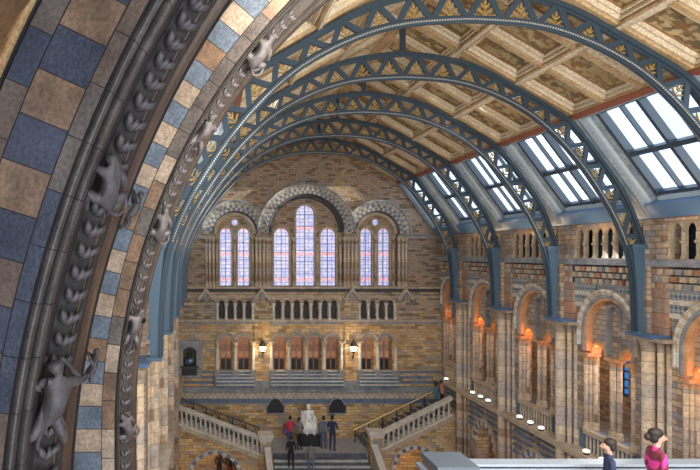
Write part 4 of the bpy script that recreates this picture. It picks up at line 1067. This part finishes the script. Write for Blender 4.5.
def monkey(x_py, order, pose, sc, lab, flip=1, twist=0):
    R, d = (r2 - .04, 3.88) if order == 'A' else (r6 - .02, 6.98)
    if order == 'A2': R, d = r4 - .0, 4.5
    z = (254 - x_py) * d / 600
    O, tan, inn = aframe(R, d, z)
    o = bpy.data.objects.new('carved_monkey', mk[pose]); COL.objects.link(o)
    out = (inn * .62 - Vector((0, 1, 0)) * .78).normalized() if order != 'A2' else (inn * .95 + Vector((0, 1, 0)) * .3).normalized()
    xx = out.cross(tan).normalized(); Mx = Matrix((xx * flip, out, tan)).transposed().to_4x4()
    o.matrix_basis = Matrix.Translation(O) @ Mx @ Matrix.Rotation(twist, 4, 'Y') @ Matrix.Scale(sc, 4)
    return tag(o, lab, 'carving', 'carved monkeys climbing the arch')
monkey(180, 'A', 0, .60, 'upper large stone monkey with curled tail climbing the near moulding of the big arch', 1, .15)
monkey(388, 'A', 1, .74, 'lower large stone monkey with a bent arm climbing the near moulding of the big arch', 1)
monkey(203, 'A2', 1, .40, 'small dark monkey peeping round the moulding behind the upper large monkey', -1)
monkey(362, 'A2', 0, .38, 'small monkey peeping round the moulding beside the lower large monkey', -1)
monkey(222, 'B', 0, .66, 'carved monkey on the far moulding of the arch level with the stained glass')
monkey(322, 'B', 1, .62, 'carved monkey on the far moulding of the arch beside the truss feet', -1)
monkey(424, 'B', 0, .56, 'lowest carved monkey on the far moulding of the arch, beside the columns', 1, .3)
monkey(128, 'B', 1, .60, 'carved monkey high on the far moulding beside the blue ends of the trusses')
monkey(50, 'B', 0, .72, 'topmost pale carved monkey on the far moulding where the arch leaves the view')

# people
def human(name, loc, rz, H, top, bottom, label, hair='hair', arms='down', skinm='skin', seat=False, mats=None, group=None, walk=0, stripes=None):
    t = thing(name, loc, label, 'person' if mats is None else 'statue', group, rz)
    J = []; E_ = []; k_ = H / 1.75
    def j(p, r, par=None):
        J.append((tuple(c * k_ for c in p), r * k_ if isinstance(r, (int, float)) else tuple(q * k_ for q in r)))
        if par is not None: E_.append((par, len(J) - 1))
        return len(J) - 1
    dz = -.42 if seat else 0
    pv = j((0, 0, .96 + dz), (.15, .11)); wa = j((0, 0, 1.12 + dz), (.13, .10), pv); cs = j((0, .01, 1.32 + dz), (.16, .11), wa); nb = j((0, .01, 1.46 + dz), (.07, .065), cs)
    nk = j((0, 0, 1.52 + dz), (.05, .052), nb); hc = j((0, -.015, 1.60 + dz), (.096, .112), nk); ht = j((0, -.005, 1.69 + dz), (.082, .096), hc); j((0, -.085, 1.535 + dz), .036, hc)
    j((0, -.155, 1.595 + dz), .017, hc)
    hands = []
    for sg in (-1, 1):
        sh_ = j((sg * .17, .01, 1.41 + dz), .06, cs)
        if arms == 'down': pts = [((sg * .235, .01, 1.14 + dz), .045), ((sg * .24, -.05, .92 + dz), .03), ((sg * .24, -.07, .85 + dz), (.022, .04))]
        elif arms == 'bent': pts = [((sg * .25, .02, 1.15 + dz), .045), ((sg * .15, -.20, 1.16 + dz), .03), ((sg * .09, -.26, 1.18 + dz), (.022, .035))]
        else: pts = [((sg * .25, .0, 1.13 + dz), .05), ((sg * .22, -.22, 1.05 + dz), .035), ((sg * .20, -.33, 1.02 + dz), (.03, .04))]
        pr = sh_
        for p, r in pts: pr = j(p, r, pr)
        d = Vector(pts[2][0]) - Vector(pts[1][0]); d.normalize(); hands.append(Vector(pts[2][0]) * k_)
        ax = Vector((0, 1, 0)) if arms == 'down' else Vector((sg, 0, 0))
        for f in range(4):
            bs = Vector(pts[2][0]) + ax * (f - 1.5) * .02 + d * .02; ln = (.07, .085, .08, .06)[f]
            q = j(tuple(bs + d * .02), .010, pr); q = j(tuple(bs + d * (.02 + ln * .5)), .009, q); q = j(tuple(bs + d * (.02 + ln) + Vector((-sg * .015, 0, -.006))), .007, q)
        q = j(tuple(Vector(pts[2][0]) - ax * .035), .011, pr); j(tuple(Vector(pts[2][0]) - ax * .05 + d * .045), .009, q)
        if seat: lg = [((sg * .10, .0, .94 + dz), .09), ((sg * .15, -.42, .94 + dz), .075), ((sg * .15, -.46, .52 + dz), .05), ((sg * .16, -.48, .48 + dz), .05), ((sg * .17, -.62, .455 + dz), .04)]
        else:
            w_ = walk * sg
            lg = [((sg * .09, 0, .90), .09), ((sg * .10, -.02 - w_ * .5, .50), .062), ((sg * .10, .03 - w_ + abs(w_) * .1, .09), .042), ((sg * .10, .02 - w_, .045), .042), ((sg * .115, -.14 - w_, .03), .032)]
        pr = pv
        for p, r in lg: pr = j(p, r, pr)
    if mats: fm_ = None; ml = mats
    else:
        ml = [skinm, top, bottom, 'cloth_black'] + ([stripes] if stripes else [])
        def fm_(c):
            z = c.z / k_; 
            for h in hands:
                if (c - h).length < .10 * k_: return 0
            if z > 1.475: return 0
            if z > .90 or (abs(c.x) / k_ > .19 and z > .8):
                if stripes and int((c.y * 1.2 + c.z * .7 + 3) * 13) % 2: return 4
                return 1
            if z > .10: return 2
            return 3
    me = skin_mesh(J, E_, ml, fm_, 4 if stripes else 2)
    b = bpy.data.objects.new('body', me); COL.objects.link(b); b.parent = t
    if hair:
        h = MB(); zc = (1.645 + dz) * k_; h.blob((0, .022 * k_, zc + .035 * k_), (.092 * k_, .108 * k_, .085 * k_), nu=12, nv=8)
        if hair == 'bun': h.blob((0, .135 * k_, zc - .03 * k_), (.055 * k_, .05 * k_, .06 * k_)); hm = 'hair'
        else: hm = hair if isinstance(hair, str) else 'hair'
        h.blob((0, .05 * k_, zc - .03 * k_), (.088 * k_, .07 * k_, .095 * k_), nu=10, nv=6)
        o = h.build('hair', hm, t, smooth=True)
    for sg in (-1, 1):
        e = MB(); e.blob((sg * .034 * k_, -.094 * k_, (1.625 + dz) * k_), .012 * k_, nu=6, nv=4); e.build('eye', 'eye_white' if not mats else mats[0], t)
    return t
def P3(px, d, z): return ((px - 205) * d / 600, d, z)
# bridge in the foreground
ZB = -4.25
m = MB(); m.box(3.5, 13.0, 8.05, 9.85, ZB - .3, ZB); struct(m, 'floor', 'landing_paving')
t = thing('bridge_parapet', (4.16, 9.5, ZB), 'long pale topped parapet running across the lower right foreground', 'parapet')
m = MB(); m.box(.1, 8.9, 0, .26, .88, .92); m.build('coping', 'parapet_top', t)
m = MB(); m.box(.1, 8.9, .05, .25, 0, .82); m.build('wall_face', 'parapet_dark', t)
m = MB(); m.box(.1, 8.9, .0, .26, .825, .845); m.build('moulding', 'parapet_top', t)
t = thing('parapet_pier', (3.88, 8.95, ZB), 'square pier with a flat slate grey cap at the left end of the foreground parapet', 'pier')
m = MB(); m.box(-.42, .25, .0, .75, 0, .86); m.box(-.38, .21, .04, .71, .86, .98); m.build('pier_block', 'parapet_red', t)
m = MB(); m.box(-.40, .23, .02, .73, .98, 1.06); m.build('cap', 'slate_cap', t)
m = MB(); m.box(-.46, .30, -.04, .80, .82, .87); m.build('moulding', 'parapet_top', t)
human('person', P3(657, 8.9, ZB), radians(82), 1.66, 'cloth_pink', 'cloth_black', 'woman in profile, dark hair in a bun, pink and dark striped top, beside the parapet', hair='bun', stripes='cloth_darkred', arms='down')
human('person', P3(609, 9.1, ZB), radians(250), 1.45, 'cloth_navy', 'cloth_denim', 'short dark haired person in a navy top, left of the woman in pink', hair='hair', arms='down')
# people on the landing and stairs
human('person', P3(290, 31.7, ZL), radians(200), 1.66, 'cloth_redtop', 'cloth_denim', 'person in a red top standing on the landing left of the marble statue', arms='bent')
t = thing('shoulder_bag', P3(285.6, 31.75, ZL + .8), 'purple shoulder bag carried by the person in red on the landing', 'bag')
m = MB(); m.blob((0, 0, 0), (.16, .09, .19)); m.build('bag_body', 'cloth_purple', t, smooth=True)
m = MB(); m.tube([(-.08, 0, .15), (.02, 0, .42), (.12, 0, .55), (.16, .05, .40), (.06, .06, .14)], .015, 5); m.build('strap', 'cloth_black', t)
human('person', P3(299.5, 31.3, ZL), radians(20), 1.66, 'cloth_greycloth', 'cloth_black', 'person in grey standing right in front of the marble statue', arms='bent')
human('person', P3(323.5, 31.4, ZL), radians(170), 1.74, 'cloth_greyblue', 'cloth_denim', 'person in a grey blue jacket on the landing just right of the marble statue', arms='down')
human('person', P3(332.5, 31.1, ZL), radians(150), 1.86, 'cloth_navy', 'cloth_navy', 'tall person in dark navy clothes on the landing, rightmost of the group by the statue', arms='bent')
human('person', P3(291, 29.9, ZL - .51), radians(185), 1.68, 'cloth_black', 'cloth_black', 'person in black walking up the left of the front steps', walk=.12)
human('person', P3(311, 29.55, ZL - .68), radians(180), 1.66, 'cloth_greycloth', 'cloth_greyblue', 'person in grey seen from behind on the middle of the front steps', walk=.1)
zst = lambda x: ZL + .484 * .33 * (int((x - 8.35) / .33) + 1)
xa = (436.5 - 205) * 31.8 / 600; xb = (442.5 - 205) * 31.8 / 600
human('person', (xa, 31.8, zst(xa)), radians(90), 1.45, 'cloth_teal', 'cloth_denim', 'person in a teal top climbing the right flight of stairs', arms='down')
human('person', (xb, 31.9, zst(xb)), radians(90), 1.42, 'cloth_salmon', 'cloth_black', 'person in a salmon pink top on the right flight, next to the person in teal', arms='bent')
human('person', P3(219, 32.4, Z0), radians(30), 1.62, 'cloth_black', 'cloth_black', 'left of two dark clad figures seen through the arch under the left stairs')
human('person', P3(230, 32.2, Z0), radians(-20), 1.60, 'cloth_black', 'cloth_darkred', 'right of two dark clad figures seen through the arch under the left stairs')
# statue
SX = X(307); 
human('marble_statue', (SX - .05, 32.55, ZL + .55), 0, 2.0, 0, 0, 'white marble statue of a seated bearded man on a dark plinth against the end wall', hair=None, arms='lap', seat=True, mats=['marble'])
st = [o for o in COL.objects if o.name.startswith('marble_statue')][0]
m = MB(); m.box(-.36, .36, -.18, .42, 0, .52); m.box(-.42, -.32, -.25, .4, .52, .80); m.box(.32, .42, -.25, .4, .52, .80); m.box(-.34, .34, .30, .40, .5, 1.05); m.build('chair', 'marble', st)
m = MB(); m.blob((0, -.12, 1.31), (.09, .06, .10)); m.blob((0, .02, 1.41), (.115, .12, .10)); m.build('beard', 'marble', st, smooth=True)
m = MB()
for k in range(7): a = -.3 + k * .1; m.tube([(a, -.30, .62), (a * 1.05, -.52, .45), (a * 1.1, -.50, .05)], [.07, .075, .08], 6)
m.build('robe', 'marble', st, smooth=True)
t = thing('statue_plinth', (SX - .05, 32.3, ZL), 'dark stone plinth carrying the white marble statue', 'plinth')
m = MB(); m.box(-.58, .58, -.55, .62, 0, .12); m.box(-.5, .5, -.48, .6, .12, .47); m.box(-.54, .54, -.52, .62, .47, .55); m.build('plinth_block', 'black_iron', t)

# lift everything so that the hall floor is at z = 0
for o in list(COL.objects):
    if o.parent is None: o.location.z += ZO
